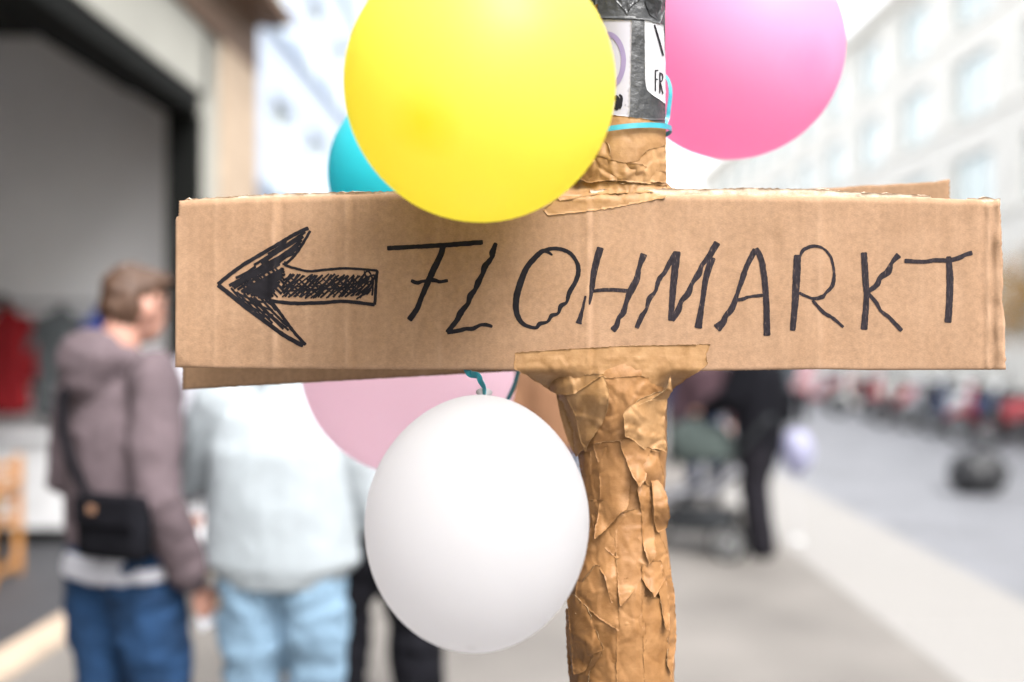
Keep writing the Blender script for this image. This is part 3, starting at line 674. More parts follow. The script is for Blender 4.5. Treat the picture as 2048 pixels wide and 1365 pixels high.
# ------------------------------------------------------------------ BALLOONS
def balloon_mat(name, col, deep, trans=.35, rough=.42, whiten=.0, p0=.16, p1=.42):
    m = bpy.data.materials.new(name); m.use_nodes = True; t = m.node_tree; b = t.nodes['Principled BSDF']; N = t.nodes.new; K = t.links.new
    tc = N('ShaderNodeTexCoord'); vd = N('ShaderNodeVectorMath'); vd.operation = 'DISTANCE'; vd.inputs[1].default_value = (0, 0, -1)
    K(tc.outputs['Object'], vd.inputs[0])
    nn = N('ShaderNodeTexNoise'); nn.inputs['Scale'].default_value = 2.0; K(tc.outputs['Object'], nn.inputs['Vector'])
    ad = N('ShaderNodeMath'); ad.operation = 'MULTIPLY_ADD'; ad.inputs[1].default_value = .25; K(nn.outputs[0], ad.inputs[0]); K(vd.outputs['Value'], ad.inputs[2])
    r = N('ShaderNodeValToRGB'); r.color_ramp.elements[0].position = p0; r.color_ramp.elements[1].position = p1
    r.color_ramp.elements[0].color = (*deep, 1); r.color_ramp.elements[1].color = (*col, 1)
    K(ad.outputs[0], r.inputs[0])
    b.inputs['Roughness'].default_value = rough; b.inputs['Specular IOR Level'].default_value = .5
    tr = N('ShaderNodeBsdfTranslucent'); mx = N('ShaderNodeMixShader'); mx.inputs[0].default_value = trans
    K(r.outputs[0], b.inputs['Base Color']); K(r.outputs[0], tr.inputs[0])
    K(b.outputs[0], mx.inputs[1]); K(tr.outputs[0], mx.inputs[2]); K(mx.outputs[0], t.nodes['Material Output'].inputs[0])
    b.inputs['Sheen Weight'].default_value = whiten; b.inputs['Sheen Roughness'].default_value = .6
    return m
def balloon(label, px, py, d, rx, rz, axis, m, group='party balloons tied round the sign', neck=1.12):
    """rx: radius in photo pixels; axis: from the crown to the knot"""
    c = P(px, py, d); r = rx / FPX * d; k = rz / rx
    t = tag(bpy.data.objects.new('balloon', None), label, 'balloon', group); COL.objects.link(t); t.location = c; t.empty_display_size = .05
    t.rotation_euler = Vector(axis).normalized().to_track_quat('Z', 'Y').to_euler(); 
    bm = bmesh.new(); seg, n = 72, 48; rws = []
    prof = []
    for i in range(1, n):
        a = math.pi * i / n; z = -math.cos(a); rr = math.sin(a)
        if z > 0: z *= neck; rr *= (1 - .10 * (z / neck) ** 2)
        prof.append((rr, z * k))
    prof.append((.085, neck * k * 1.01)); prof.append((.06, neck * k * 1.04))
    for rr, z in prof: rws.append([bm.verts.new((rr * math.cos(q * 2 * math.pi / seg), rr * math.sin(q * 2 * math.pi / seg), z)) for q in range(seg)])
    bot = bm.verts.new((0, 0, -k)); topv = bm.verts.new((0, 0, prof[-1][1] + .01))
    for q in range(seg):
        bm.faces.new((bot, rws[0][(q + 1) % seg], rws[0][q])); bm.faces.new((topv, rws[-1][q], rws[-1][(q + 1) % seg]))
    for A, B in zip(rws, rws[1:]):
        for q in range(seg): bm.faces.new((A[q], A[(q + 1) % seg], B[(q + 1) % seg], B[q]))
    o = obj('balloon_skin', bm, m, t, True); o.scale = (r, r, r)
    bm = bmesh.new(); z0 = neck * k * r * 1.04
    tube(bm, [(0, 0, z0 - .003), (0, 0, z0 + .004), (0, 0, z0 + .009), (0, 0, z0 + .014)], [.006, .0075, .004, .010], 14, cap=False)
    obj('knot', bm, m, t, True)
    return t
YEL = balloon_mat('yellow_latex', (.88, .80, .17), (.87, .73, .08), .66, .45, .0)
balloon('large yellow balloon overlapping the top edge of the sign', 960, 174, 1.02, 270, 268, (.34, .86, .45), YEL)
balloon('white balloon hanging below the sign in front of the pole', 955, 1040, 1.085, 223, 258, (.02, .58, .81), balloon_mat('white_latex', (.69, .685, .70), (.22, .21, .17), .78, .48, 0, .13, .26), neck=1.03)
balloon('hot pink balloon at the top right behind the pole', 1464, 104, 1.46, 212, 222, (-.5, .8, .3), balloon_mat('pink_latex', (.93, .43, .62), (.91, .38, .57), .66, .48, .0), neck=1.0)
balloon('pale pink balloon under the sign behind the white balloon', 820, 742, 1.64, 215, 205, (.5, -.1, .9), balloon_mat('pale_pink_latex', (1.0, .80, .88), (1.0, .75, .84), .72, .48, .0), neck=1.02)
balloon('turquoise balloon peeking out behind the yellow balloon', 832, 352, 1.58, 176, 172, (.6, .5, .5), balloon_mat('turquoise_latex', (.05, .66, .73), (.04, .60, .68), .5, .4, .05))

TEAL = mat('teal_ribbon_foil', (.03, .24, .30), .35, .5, .12, 60)
def ribbon(label, pts, w=.0042, tw=0.0, face=None, m=TEAL, cat='ribbon', name='ribbon'):
    """curling ribbon: a flat band with thickness through world points"""
    pts = [Vector(p) for p in pts]; bm = bmesh.new(); n = len(pts); fine = []
    for i in range(n - 1):
        p0, p1, p2, p3 = pts[max(i - 1, 0)], pts[i], pts[i + 1], pts[min(i + 2, n - 1)]
        for k in range(8):
            t = k / 8; fine.append(.5 * ((2 * p1) + (p2 - p0) * t + (2 * p0 - 5 * p1 + 4 * p2 - p3) * t * t + (3 * p1 - p0 - 3 * p2 + p3) * t ** 3))
    fine.append(pts[-1]); rws = []
    for i, p in enumerate(fine):
        t = (fine[min(i + 1, len(fine) - 1)] - fine[max(i - 1, 0)]).normalized()
        f = Vector((0, -1, 0)) if face is None else (p - face(p)).normalized()
        a = t.cross(f); a = a.normalized() if a.length > .05 else Vector((1, 0, 0))
        ang = tw * i / len(fine); a = Matrix.Rotation(ang, 3, t) @ a; b = t.cross(a) * .0003
        rws.append([bm.verts.new(p + a * w / 2 + b), bm.verts.new(p - a * w / 2 + b), bm.verts.new(p - a * w / 2 - b), bm.verts.new(p + a * w / 2 - b)])
    for A, B in zip(rws, rws[1:]):
        for q in range(4): bm.faces.new((A[q], A[(q + 1) % 4], B[(q + 1) % 4], B[q]))
    bm.faces.new(rws[0][::-1]); bm.faces.new(rws[-1])
    return tag(obj(name, bm, m), label, cat, 'teal curling ribbons on the balloons')
# round the pole
ax = Vector((pole_x, DP, 0))
pts = []
for i in range(26):
    a = i * 2 * math.pi / 25 + 3.4; zz = CAMZ - (272 - VY) / FPX * DP + .006 * math.cos(a - .2)
    pts.append(Vector((pole_x + math.cos(a) * (PR + .0068), DP + math.sin(a) * (PR + .0068), zz)))
ribbon('teal ribbon tied round the brown tape above the sign', pts, .0062, 0, lambda p: Vector((pole_x, DP, p.z)))
ribbon('teal ribbon running up the right side of the pole beside the pink balloon', [P(1322, 262, 1.25), P(1334, 240, 1.27), P(1338, 215, 1.27), P(1341, 185, 1.27), P(1337, 162, 1.275), P(1326, 148, 1.29), P(1310, 150, 1.33)], .0055, .8)
ribbon('short crumpled teal ribbon leading to the knot of the white balloon', [P(932, 735, 1.215), P(940, 748, 1.20), P(955, 752, 1.185), P(962, 764, 1.178), P(968, 776, 1.17), P(969, 792, 1.165)], .0085, 1.2)
ribbon('straight teal ribbon along the right edge of the pale pink balloon', [P(1040, 730, 1.40), P(1034, 752, 1.395), P(1029, 770, 1.39), P(1018, 795, 1.38), P(1000, 830, 1.37)], .0058, .3)

# ------------------------------------------------------------------ PEOPLE
SKIN = mat('skin', (.42, .22, .165), .55, .4, .08, 20, sss=.15)
def person(label, loc, rz, H=1.76, pose=None, top='top', topcol=None, hoodie=False, loose=1.0, legcol=None, legw=1.0, hair=None, hairlen=0.0,
           shoecol=None, hem=None, hemw=None, under=None, detail=1.0, group=None, vox=.009, wob=1.0):
    """a standing figure; local frame: faces +Y, x to its right"""
    s = H / 1.76; Z = lambda z: z * s
    p = dict(handR=(.27, .06, .80), elbR=(.27, -.03, 1.10), handL=(-.27, .06, .80), elbL=(-.27, -.03, 1.10), footR=(.10, .02, 0), footL=(-.10, .02, 0),
             kneeR=(.10, .03, .49), kneeL=(-.10, .03, .49), head=(0, .015, 1.645), turn=0.0, nod=0.0, lean=0.0)
    p.update(pose or {})
    V = lambda k: Vector(p[k]) * s
    t = thing('person', label, 'person', loc, rz, group)
    shR, shL = Vector((.175, -.01, 1.425)) * s, Vector((-.175, -.01, 1.425)) * s
    hipR, hipL = Vector((.09, 0, .92)) * s, Vector((-.09, 0, .92)) * s
    ln = p['lean']
    def L(v):                                   # forward lean of everything above the hips
        v = Vector(v); 
        if v.z > .9 * s: v.y += (v.z - .9 * s) * ln; v.z -= (v.z - .9 * s) * abs(ln) * .15
        return v
    shR, shL = L(shR), L(shL); hd = L(V('head')); neck0 = L(Vector((0, -.02, 1.42)) * s); neck1 = L(Vector((0, .0, 1.56)) * s)
    rot = Matrix.Rotation(p['turn'], 3, 'Z') @ Matrix.Rotation(p['nod'], 3, 'X'); hc = lambda x, y, z: hd + rot @ (Vector((x, y, z)) * s)
    # --- body
    bm = bmesh.new()
    ell(bm, hd, (.074 * s, .092 * s, .105 * s), rot); ell(bm, hc(0, .03, -.055), (.056 * s, .066 * s, .062 * s), rot)
    tube(bm, [hc(0, .085, .005), hc(0, .104, -.030), hc(0, .095, -.038)], [.008 * s, .013 * s, .010 * s], 10)
    ell(bm, hc(0, .082, -.062), (.022 * s, .012 * s, .007 * s), rot, 10, 8); ell(bm, hc(0, .078, -.075), (.018 * s, .012 * s, .006 * s), rot, 10, 8)
    ell(bm, hc(0, .07, .028), (.055 * s, .022 * s, .010 * s), rot, 12, 8)
    for q in (-1, 1): ell(bm, hc(q * .076, -.005, -.015), (.010 * s, .020 * s, .032 * s), rot @ Matrix.Rotation(-q * .35, 3, 'Z'), 10, 8)
    tube(bm, [neck0, neck1, hc(0, -.02, -.03)], [.062 * s, .054 * s, .052 * s], 16)
    tube(bm, [L((0, 0, .90 * s)), L((0, 0, 1.08 * s)), L((0, 0, 1.28 * s)), L((0, -.01, 1.40 * s))], [(.15 * s, .10 * s), (.13 * s, .09 * s), (.155 * s, .10 * s), (.13 * s, .075 * s)], 20)
    for sh, e, h in ((shR, V('elbR'), V('handR')), (shL, V('elbL'), V('handL'))):
        tube(bm, [sh, sh.lerp(e, .5), e, e.lerp(h, .4), h], [.050 * s, .046 * s, .038 * s, .036 * s, .026 * s], 14)
    for hp, k, f in ((hipR, V('kneeR'), V('footR')), (hipL, V('kneeL'), V('footL'))):
        an = f + Vector((0, -.03, .09)) * s
        tube(bm, [hp, hp.lerp(k, .5), k, k.lerp(an, .35), an], [.078 * s, .068 * s, .052 * s, .050 * s, .034 * s], 14)
        tube(bm, [an - Vector((0, .01, .02)) * s, f + Vector((0, .07, .035)) * s, f + Vector((0, .14, .028)) * s], [.032 * s, .03 * s, .022 * s], 12)
    # hands: palm, four unequal curled fingers, a thumb from the palm's side
    for sd_, e, h in ((1, V('elbR'), V('handR')), (-1, V('elbL'), V('handL'))):
        dr = (h - e).normalized(); side = Vector((0, 1, 0)) - dr * dr.y
        side = side.normalized() if side.length > .2 else Vector((0, 0, 1)); inw = dr.cross(side) * sd_
        if inw.dot(Vector((-sd_, 0, 0))) < 0: inw = -inw
        tube(bm, [h, h + dr * .045 * s, h + dr * .085 * s], [(.026 * s, .017 * s), (.038 * s, .015 * s), (.037 * s, .013 * s)], 12, side)
        for i, ln_ in enumerate((.072, .080, .075, .058)):
            b0 = h + dr * .08 * s + side * (.027 - .018 * i) * s
            b1 = b0 + (dr * .9 + inw * .35).normalized() * ln_ * .5 * s; b2 = b1 + (dr * .55 + inw * .85).normalized() * ln_ * .5 * s
            tube(bm, [b0 - dr * .02 * s, b0, b1, b2], [.0088 * s, .0088 * s, .0080 * s, .0066 * s], 8)
        b0 = h + dr * .02 * s + side * .026 * s; b1 = b0 + (dr * .8 + side * .7 + inw * .2).normalized() * .035 * s
        tube(bm, [b0, b1, b1 + (dr * 1 + inw * .4).normalized() * .03 * s], [.011 * s, .010 * s, .008 * s], 8)
    fuse('body', bm, SKIN, t, vox * (.62 if detail > .9 else 1) * s, 2)
    # eyes and hair
    bm = bmesh.new()
    for q in (-1, 1):
        ell(bm, hc(q * .031, .083, .006), (.011 * s, .008 * s, .008 * s), rot, 8, 6)
        obj('eye', bm, mat('eye', (.12, .08, .06), .3), t, True); bm = bmesh.new()
    ell(bm, hc(0, -.012, .028), (.082 * s, .094 * s, .096 * s), rot)
    ell(bm, hc(0, -.045, -.01), (.074 * s, .062 * s, .085 * s), rot)
    ell(bm, hc(.01, .05, .078), (.062 * s, .045 * s, .034 * s), rot)
    if hairlen: tube(bm, [hc(0, -.03, .03), hc(0, -.06, -.08), hc(0, -.07, -.08 - hairlen)], [(.082 * s, .07 * s), (.088 * s, .055 * s), (.06 * s, .03 * s)], 16)
    fuse('hair', bm, hair or mat('brown_hair', (.10, .055, .03), .6, .4, .4, 60), t, vox * s, 1, .012 * s, 34, .5)
    # --- trousers
    bm = bmesh.new()
    tube(bm, [L(Vector((0, 0, 1.0)) * s), Vector((0, -.005, .94)) * s, Vector((0, -.01, .87)) * s], [(.165 * legw * s, .115 * s), (.18 * legw * s, .125 * s), (.175 * legw * s, .125 * s)], 22, capd=.15)
    for hp, k, f in ((hipR, V('kneeR'), V('footR')), (hipL, V('kneeL'), V('footL'))):
        an = f + Vector((0, -.02, .07)) * s; hp2 = hp + Vector((0, -.005, -.03)) * s
        tube(bm, [hp2, hp2.lerp(k, .45), k, k.lerp(an, .5), an], [.100 * legw * s, .098 * legw * s, .080 * legw * s, .078 * legw * s, .074 * legw * s], 16)
    fuse('trousers', bm, legcol, t, vox * s, 3, .012 * s, 7, 1.6)
    # --- shoes
    for f in (V('footR'), V('footL')):
        bm = bmesh.new(); tube(bm, [f + Vector((0, -.06, .05)) * s, f + Vector((0, .0, .06)) * s, f + Vector((0, .09, .045)) * s, f + Vector((0, .155, .034)) * s], [(.036 * s, .045 * s), (.042 * s, .055 * s), (.045 * s, .038 * s), (.036 * s, .028 * s)], 14)
        box(bm, f + Vector((0, .045, .016)) * s, Vector((.088, .27, .028)) * s, bev=.01 * s)
        fuse('shoe', bm, shoecol or mat('white_shoe', (.6, .6, .58)), t, .008 * s, 1)
    # --- upper garment
    hz = hem or .88; hw = hemw or 1.0; l = loose; bm = bmesh.new()
    tube(bm, [L(Vector((0, -.003, hz)) * s), L(Vector((0, -.005, hz + .05)) * s), L(Vector((0, -.005, 1.10)) * s), L(Vector((0, -.01, 1.27)) * s), L(Vector((0, -.015, 1.38)) * s), L(Vector((0, -.015, 1.44)) * s), L(Vector((0, -.012, 1.495)) * s)],
         [(.172 * hw * s, .122 * hw * s), (.186 * hw * s * (1 + (l - 1) * .5), .135 * hw * s), (.183 * l * s, .133 * l * s), (.180 * l * s, .130 * l * s), (.168 * (.4 + .6 * l) * s, .112 * (.4 + .6 * l) * s), (.085 * s, .075 * s), (.070 * s, .068 * s)], 24, capd=.15)
    for sh, e, h in ((shR, V('elbR'), V('handR')), (shL, V('elbL'), V('handL'))):
        wr = e.lerp(h, .90)
        tube(bm, [sh + Vector((0, 0, -.005)) * s, sh.lerp(e, .5), e, e.lerp(h, .45), e.lerp(h, .78), wr], [.078 * l * s, .072 * l * s, .064 * l * s, .060 * l * s, .055 * l * s, .040 * s], 16)
    if hoodie:
        c0 = L(Vector((0, -.11, 1.44)) * s)
        c0 = c0 + Vector((0, .01, .03)) * s; ell(bm, c0, (.125 * s, .080 * s, .095 * s)); ell(bm, c0 + Vector((0, -.015, -.055)) * s, (.095 * s, .06 * s, .07 * s))
        tube(bm, [L(Vector((-.105, .03, 1.44)) * s), L(Vector((-.10, -.06, 1.485)) * s), L(Vector((0, -.115, 1.515)) * s), L(Vector((.10, -.06, 1.485)) * s), L(Vector((.105, .03, 1.44)) * s)], .038 * s, 12)
    fuse(top, bm, topcol, t, vox * s, 3, .011 * s * detail * wob, 6.0, .8)
    if hoodie or hem:
        bm = bmesh.new(); tube(bm, [L(Vector((0, -.004, hz - .015)) * s), L(Vector((0, -.004, hz + .035)) * s)], [(.168 * hw * s, .120 * hw * s), (.172 * hw * s, .124 * hw * s)], 24, capd=.15)
        fuse('waistband', bm, topcol, t, vox * s, 1, .003, 30)
    if under:
        bm = bmesh.new(); tube(bm, [Vector((0, -.004, hz - .065)) * s, L(Vector((0, -.004, hz)) * s)], [(.190 * legw * s, .146 * s), (.180 * legw * s, .138 * s)], 24, capd=.15)
        fuse('undershirt', bm, under, t, vox * s, 1, .006, 12)
    return t

MAUVE = mat('mauve_sweat', (.105, .080, .088), .95, .15, .10, 14, .3, 300); DENIM = mat('blue_denim', (.012, .036, .088), .9, .2, .4, 9, .3, 250)
LDEN = mat('pale_denim', (.17, .26, .35), .9, .2, .22, 7, .3, 250); MINT = mat('mint_sweat', (.335, .37, .395), .95, .15, .05, 8, .3, 200)
BLACK = mat('black_cloth', (.007, .007, .009), .95, .05, .3, 12); WHITE = mat('white_cloth', (.42, .42, .46), .9, .2, .06, 9)
man_loc = (-1.235, 3.05, 0)
person('man in a mauve hoodie and blue jeans seen from behind, short brown hair', man_loc, R(-36), 1.785,
       dict(handR=(.235, .10, .79), elbR=(.265, -.06, 1.08), handL=(-.20, .26, .95), elbL=(-.265, -.02, 1.10), footR=(.11, .06, 0), footL=(-.11, -.05, 0), kneeR=(.11, .07, .49), kneeL=(-.10, .0, .49), turn=R(2), nod=R(-6), head=(.0, .045, 1.64)),
       'hoodie', MAUVE, True, 1.08, DENIM, 1.12, mat('brown_hair', (.06, .030, .017), .6, .4, .4, 60), 0, None, .90, 1.0, WHITE)
def worldpt(loc, rz, v): return Vector(loc) + Matrix.Rotation(rz, 3, 'Z') @ Vector(v)
# his crossbody bag and strap
rz = R(-36)
bag = thing('crossbody_bag', 'black crossbody bag on the lower back of the man in the hoodie', 'bag', worldpt(man_loc, rz, (.205, -.15, 1.03)), R(-22))
bm = bmesh.new(); box(bm, (0, 0, -.005), (.235, .07, .185), bev=.03); obj('bag_body', bm, BLACK, bag, True)
bm = bmesh.new(); box(bm, (0, -.042, .045), (.205, .02, .08), bev=.008); obj('flap', bm, BLACK, bag)
bm = bmesh.new(); box(bm, (-.03, -.056, .052), (.026, .006, .024), bev=.002); o = obj('badge', bm, mat('tan_leather', (.22, .12, .075), .6), bag); o['label'] = 'small tan leather badge'
bm = bmesh.new()
sp = [(-1.25, 2.85, 1.10), (-1.30, 2.86, 1.19), (-1.335, 2.87, 1.29), (-1.345, 2.895, 1.39), (-1.31, 2.975, 1.485), (-1.26, 3.08, 1.50), (-1.2, 3.17, 1.42)]
for k in range(1): tube(bm, [Matrix.Rotation(R(22), 3, 'Z') @ (Vector(q) - bag.location) for q in sp], .013, 8)
obj('strap', bm, BLACK, bag, True)
# the thing in his hand
hp = worldpt(man_loc, rz, Vector((.235, .13, .72)) * 1.034)
ph = thing('phone', 'pale phone held in the right hand of the man in the hoodie', 'phone', hp, rz)
bm = bmesh.new(); box(bm, (-.015, 0, 0), (.012, .072, .13), bev=.004, rx=R(15)); obj('phone_case', bm, mat('pale_case', (.55, .56, .6), .3), ph)
bm = bmesh.new(); box(bm, (-.0225, 0, 0), (.002, .064, .12), rx=R(15)); obj('screen', bm, mat('screen_glass', (.02, .02, .025), .1), ph)

person('person in an oversized pale mint sweatshirt and light blue jeans seen from behind', (-.735, 3.02, 0), R(-4), 1.70,
       dict(handR=(.10, .32, 1.02), elbR=(.32, .02, 1.06), handL=(-.10, .34, 1.22), elbL=(-.335, .08, 1.17), footR=(.11, .0, 0), footL=(-.11, .03, 0), kneeR=(.105, .03, .49), kneeL=(-.105, .03, .49), nod=R(-12)),
       'sweatshirt', MINT, False, 1.30, LDEN, 1.14, mat('fair_hair', (.36, .24, .13), .6, .4, .3, 50), 0, None, .87, 1.17, wob=.4)
person('person all in black with a beige belt band standing beyond the white balloon', (-.585, 3.95, 0), R(10), 1.74,
       dict(footR=(.17, .0, 0), footL=(-.15, .05, 0), kneeR=(.14, .03, .49), kneeL=(-.13, .04, .49), handR=(.12, .28, 1.1), elbR=(.26, .0, 1.12), handL=(-.1, .28, 1.1), elbL=(-.25, 0, 1.12)),
       'jacket', BLACK, False, 1.05, BLACK, 1.4, None, .1, BLACK, .90, 1.0, mat('beige_band', (.34, .27, .22)), .8, None, .011)
person('person in an orange-brown jacket far behind the pole and white balloon', (.16, 6.4, 0), R(5), 1.72, {}, 'jacket', mat('rust_jacket', (.17, .085, .045), .8, .2, .2, 8), False, 1.1, DENIM, 1.0, None, .1, BLACK, .86, 1.05, None, .6, None, .014)
# right: person in black pushing the pushchair
person('person all in black with pale shoes pushing the pushchair', (1.70, 7.25, 0), R(52), 1.80,
       dict(handR=(.16, .36, 1.0), elbR=(.25, .10, 1.12), handL=(-.16, .36, 1.0), elbL=(-.25, .10, 1.12), footR=(.09, .06, 0), footL=(-.09, -.05, 0), kneeR=(.09, .07, .49), kneeL=(-.09, .0, .49)),
       'coat', BLACK, False, 1.36, mat('charcoal_trousers', (.012, .011, .014), .95, .1), 1.32, None, .1, mat('white_shoe', (.6, .6, .58)), .70, 1.08, None, .7, None, .012)
person('person in a dark red top walking ahead of the pushchair', (1.72, 9.6, 0), R(170), 1.62, dict(turn=.3), 'top', mat('dark_red_cloth', (.040, .020, .026), .9), False, 1.05, mat('navy_cloth', (.015, .022, .05), .9), 1.0, None, .12, BLACK, None, 1.0, None, .6, None, .014)
person('person in a navy coat on the pavement beyond the pushchair', (1.95, 12.5, 0), R(160), 1.74, {}, 'coat', mat('navy_coat', (.02, .03, .075), .9), False, 1.1, BLACK, 1.0, None, .05, BLACK, .72, 1.1, None, .6, None, .016)
person('person in a lilac jacket in the distance between the pole and the person in black', (1.9, 15.0, 0), R(185), 1.68, {}, 'jacket', mat('lilac_jacket', (.42, .34, .50), .9), False, 1.1, mat('navy_cloth', (.015, .022, .05), .9), 1.0, None, .1, BLACK, None, 1.05, None, .6, None, .016)
person('distant person in a pink coat walking along the road edge', (5.2, 19.0, 0), R(175), 1.68, {}, 'coat', mat('pink_coat', (.40, .24, .26), .9), False, 1.15, BLACK, 1.0, None, .1, BLACK, .65, 1.1, None, .6, None, .016)
person('distant person in a dark coat near the person in the pink coat', (4.75, 18.4, 0), R(190), 1.78, {}, 'coat', mat('slate_coat', (.06, .07, .08), .9), False, 1.15, BLACK, 1.0, None, .0, BLACK, .65, 1.1, None, .6, None, .016)
person('stallholder in a white shirt behind the folding table', (-2.12, 6.75, 0), R(190), 1.70, dict(handR=(.2, .33, 1.0), elbR=(.27, .08, 1.12), handL=(-.14, .33, 1.08), elbL=(-.27, .06, 1.12)), 'shirt', WHITE, False, 1.1, mat('grey_trousers', (.12, .12, .13)), 1.0, mat('grey_hair', (.3, .29, .28)), .0, BLACK, None, 1.0, None, .7, None, .012)

# ------------------------------------------------------------------ STREET THINGS
WOOD = mat('orange_wood', (.42, .20, .065), .55, .4, .2, 6, stretch=(1, 1, 12)); MET = mat('dull_metal', (.35, .36, .37), .35, .5, .1, 20, metal=.7)
RUB = mat('black_rubber', (.012, .012, .012), .7)
# folding table with goods, between the two people
tb = thing('folding_table', 'small folding table with goods between the two people seen from behind', 'table', (-2.0, 6.15, 0))
bm = bmesh.new(); box(bm, (0, 0, .735), (.62, .55, .025), bev=.006); obj('tabletop', bm, mat('grey_top', (.34, .34, .34)), tb)
for sx in (-1, 1):
    for sy in (-1, 1):
        bm = bmesh.new(); tube(bm, [(sx * .27, sy * .22, .72), (sx * .25, sy * .24, 0)], .012, 8, cap=False); obj('leg', bm, MET, tb)
def tote(label, loc, s, m, rz=0, name='shopping_bag', cat='bag'):
    t = thing(name, label, cat, loc, rz)
    bm = bmesh.new(); r = bmesh.ops.create_cube(bm, size=1); bmesh.ops.subdivide_edges(bm, edges=bm.edges, cuts=6, use_grid_fill=True)
    for v in bm.verts:
        v.co.z += .5; f = 1 - .22 * v.co.z * (1 if abs(v.co.y) > .2 else .6); v.co = Vector((v.co.x * s[0] * f, v.co.y * s[1] * f, v.co.z * s[2])) + Vector((nz(v.co.x * 9, v.co.z * 9, v.co.y * 7), nz(v.co.y * 9, v.co.z * 8, 4 + v.co.x * 9), 0)) * .03 * max(s)
    obj('bag_body', bm, m, t, True)
    for q in (-1, 1):
        bm = bmesh.new(); tube(bm, [(-s[0] * .2, q * s[1] * .3, s[2] * .97), (-s[0] * .15, q * s[1] * .25, s[2] * 1.25), (s[0] * .15, q * s[1] * .25, s[2] * 1.25), (s[0] * .2, q * s[1] * .3, s[2] * .97)], .006, 8); obj('handle', bm, m, t, True)
    return t
tote('yellow-green cloth bag standing on the folding table', (-2.02, 6.0, .75), (.13, .11, .17), mat('lime_cloth', (.42, .52, .03)))
tote('white carrier bag standing in front of the folding table', (-1.86, 5.55, .35), (.20, .14, .22), mat('white_plastic', (.72, .72, .75), .4))
st = thing('stool', 'low wooden stool under the white carrier bag', 'stool', (-1.86, 5.55, 0))
bm = bmesh.new(); box(bm, (0, 0, .335), (.32, .26, .03), bev=.005); obj('seat', bm, mat('grey_wood', (.2, .17, .14)), st)
for sx in (-1, 1):
    for sy in (-1, 1):
        bm = bmesh.new(); box(bm, (sx * .13, sy * .1, .16), (.03, .03, .32)); obj('leg', bm, mat('grey_wood', (.2, .17, .14)), st)

# white counter and clothes on a rail inside the shop
ct = thing('counter', 'long white counter against the back of the open shop', 'counter', (-4.55, 7.75, 0))
bm = bmesh.new(); box(bm, (0, 0, .82), (2.7, .6, .04), bev=.006); obj('counter_top', bm, mat('counter_white', (.62, .62, .63), .5), ct)
bm = bmesh.new(); box(bm, (0, .02, .47), (2.62, .54, .66)); obj('counter_panel', bm, mat('counter_white', (.62, .62, .63), .5), ct)
bm = bmesh.new(); box(bm, (0, .05, .07), (2.5, .46, .14)); obj('plinth', bm, dark, ct)
rk = thing('clothes_rail', 'metal clothes rail behind the counter in the shop', 'clothes rail', (-4.3, 8.18, 0))
bm = bmesh.new(); tube(bm, [(-1.0, 0, 1.86), (.95, 0, 1.86)], .014, 10, cap=False); obj('rail', bm, MET, rk)
for q in (-1.0, .95):
    bm = bmesh.new(); tube(bm, [(q, 0, .02), (q, 0, 1.86)], .014, 10, cap=False); obj('upright', bm, MET, rk)
    bm = bmesh.new(); tube(bm, [(q, -.15, .02), (q, .15, .02)], .014, 10); obj('foot', bm, MET, rk)
def garment(label, x, wdt, ln, m, name='jacket', cat='jacket', sl=.55):
    t = thing(name, label, cat, (x, 8.12, 1.82), 0, 'clothes hanging on the rail')
    bm = bmesh.new(); w2 = wdt / 2
    tube(bm, [(0, 0, -.02), (0, 0, -.10), (0, 0, -.4), (0, 0, -ln)], [(.05, .03), (w2 * .82, .05), (w2 * .86, .06), (w2, .075)], 24)
    for q in (-1, 1): tube(bm, [(q * w2 * .72, 0, -.12), (q * w2 * 1.02, 0, -.3), (q * w2 * 1.0, -.01, -sl)], [.055, .05, .042], 12)
    fuse('cloth', bm, m, t, .012, 2, .03, 9, .25)
    bm = bmesh.new(); tube(bm, [(-w2 * .8, 0, -.10), (0, 0, -.035), (w2 * .8, 0, -.10)], .008, 8); tube(bm, [(0, 0, -.035), (0, 0, .03), (.02, 0, .06), (.035, 0, .035)], .003, 6); obj('hanger', bm, WOOD, t)
    return t
garment('bright red hanging coat at the far left of the rail', -4.22, .40, .80, mat('red_cloth', (.24, .010, .014), .9))
garment('second dark red hanging coat beside the bright red one', -4.50, .40, .72, mat('red_cloth_dark', (.22, .012, .016), .9))
garment('charcoal grey hanging coat beside the red coat', -3.79, .44, .84, mat('charcoal_wool', (.10, .11, .115), .95), 'coat', 'coat')
garment('bright blue hanging top hidden behind the man in the hoodie', -3.44, .30, .55, mat('royal_blue', (.02, .05, .26), .9), 'shirt', 'shirt')
# wooden armchair with a yellow cushion
ch = thing('wooden_chair', 'orange wooden chair at the left edge inside the shop', 'chair', (-3.56, 6.3, 0), R(8))
for sx in (-1, 1):
    for sy in (-1, 1):
        bm = bmesh.new(); box(bm, (sx * .25, sy * .24, .31 if sy < 0 else .40), (.045, .045, .62 if sy < 0 else .80), bev=.005); obj('leg', bm, WOOD, ch)
    bm = bmesh.new(); box(bm, (sx * .25, 0, .63), (.055, .54, .03), bev=.006); obj('armrest', bm, WOOD, ch)
    bm = bmesh.new(); box(bm, (sx * .25, 0, .10), (.03, .44, .04)); obj('stretcher', bm, WOOD, ch)
bm = bmesh.new(); box(bm, (0, 0, .38), (.46, .46, .04), bev=.006); obj('seat', bm, WOOD, ch)
bm = bmesh.new(); box(bm, (0, -.24, .10), (.46, .03, .05)); obj('front_rail', bm, WOOD, ch)
for k in range(3):
    bm = bmesh.new(); box(bm, (0, .245, .52 + k * .1), (.46, .02, .055)); obj('back_slat', bm, WOOD, ch)
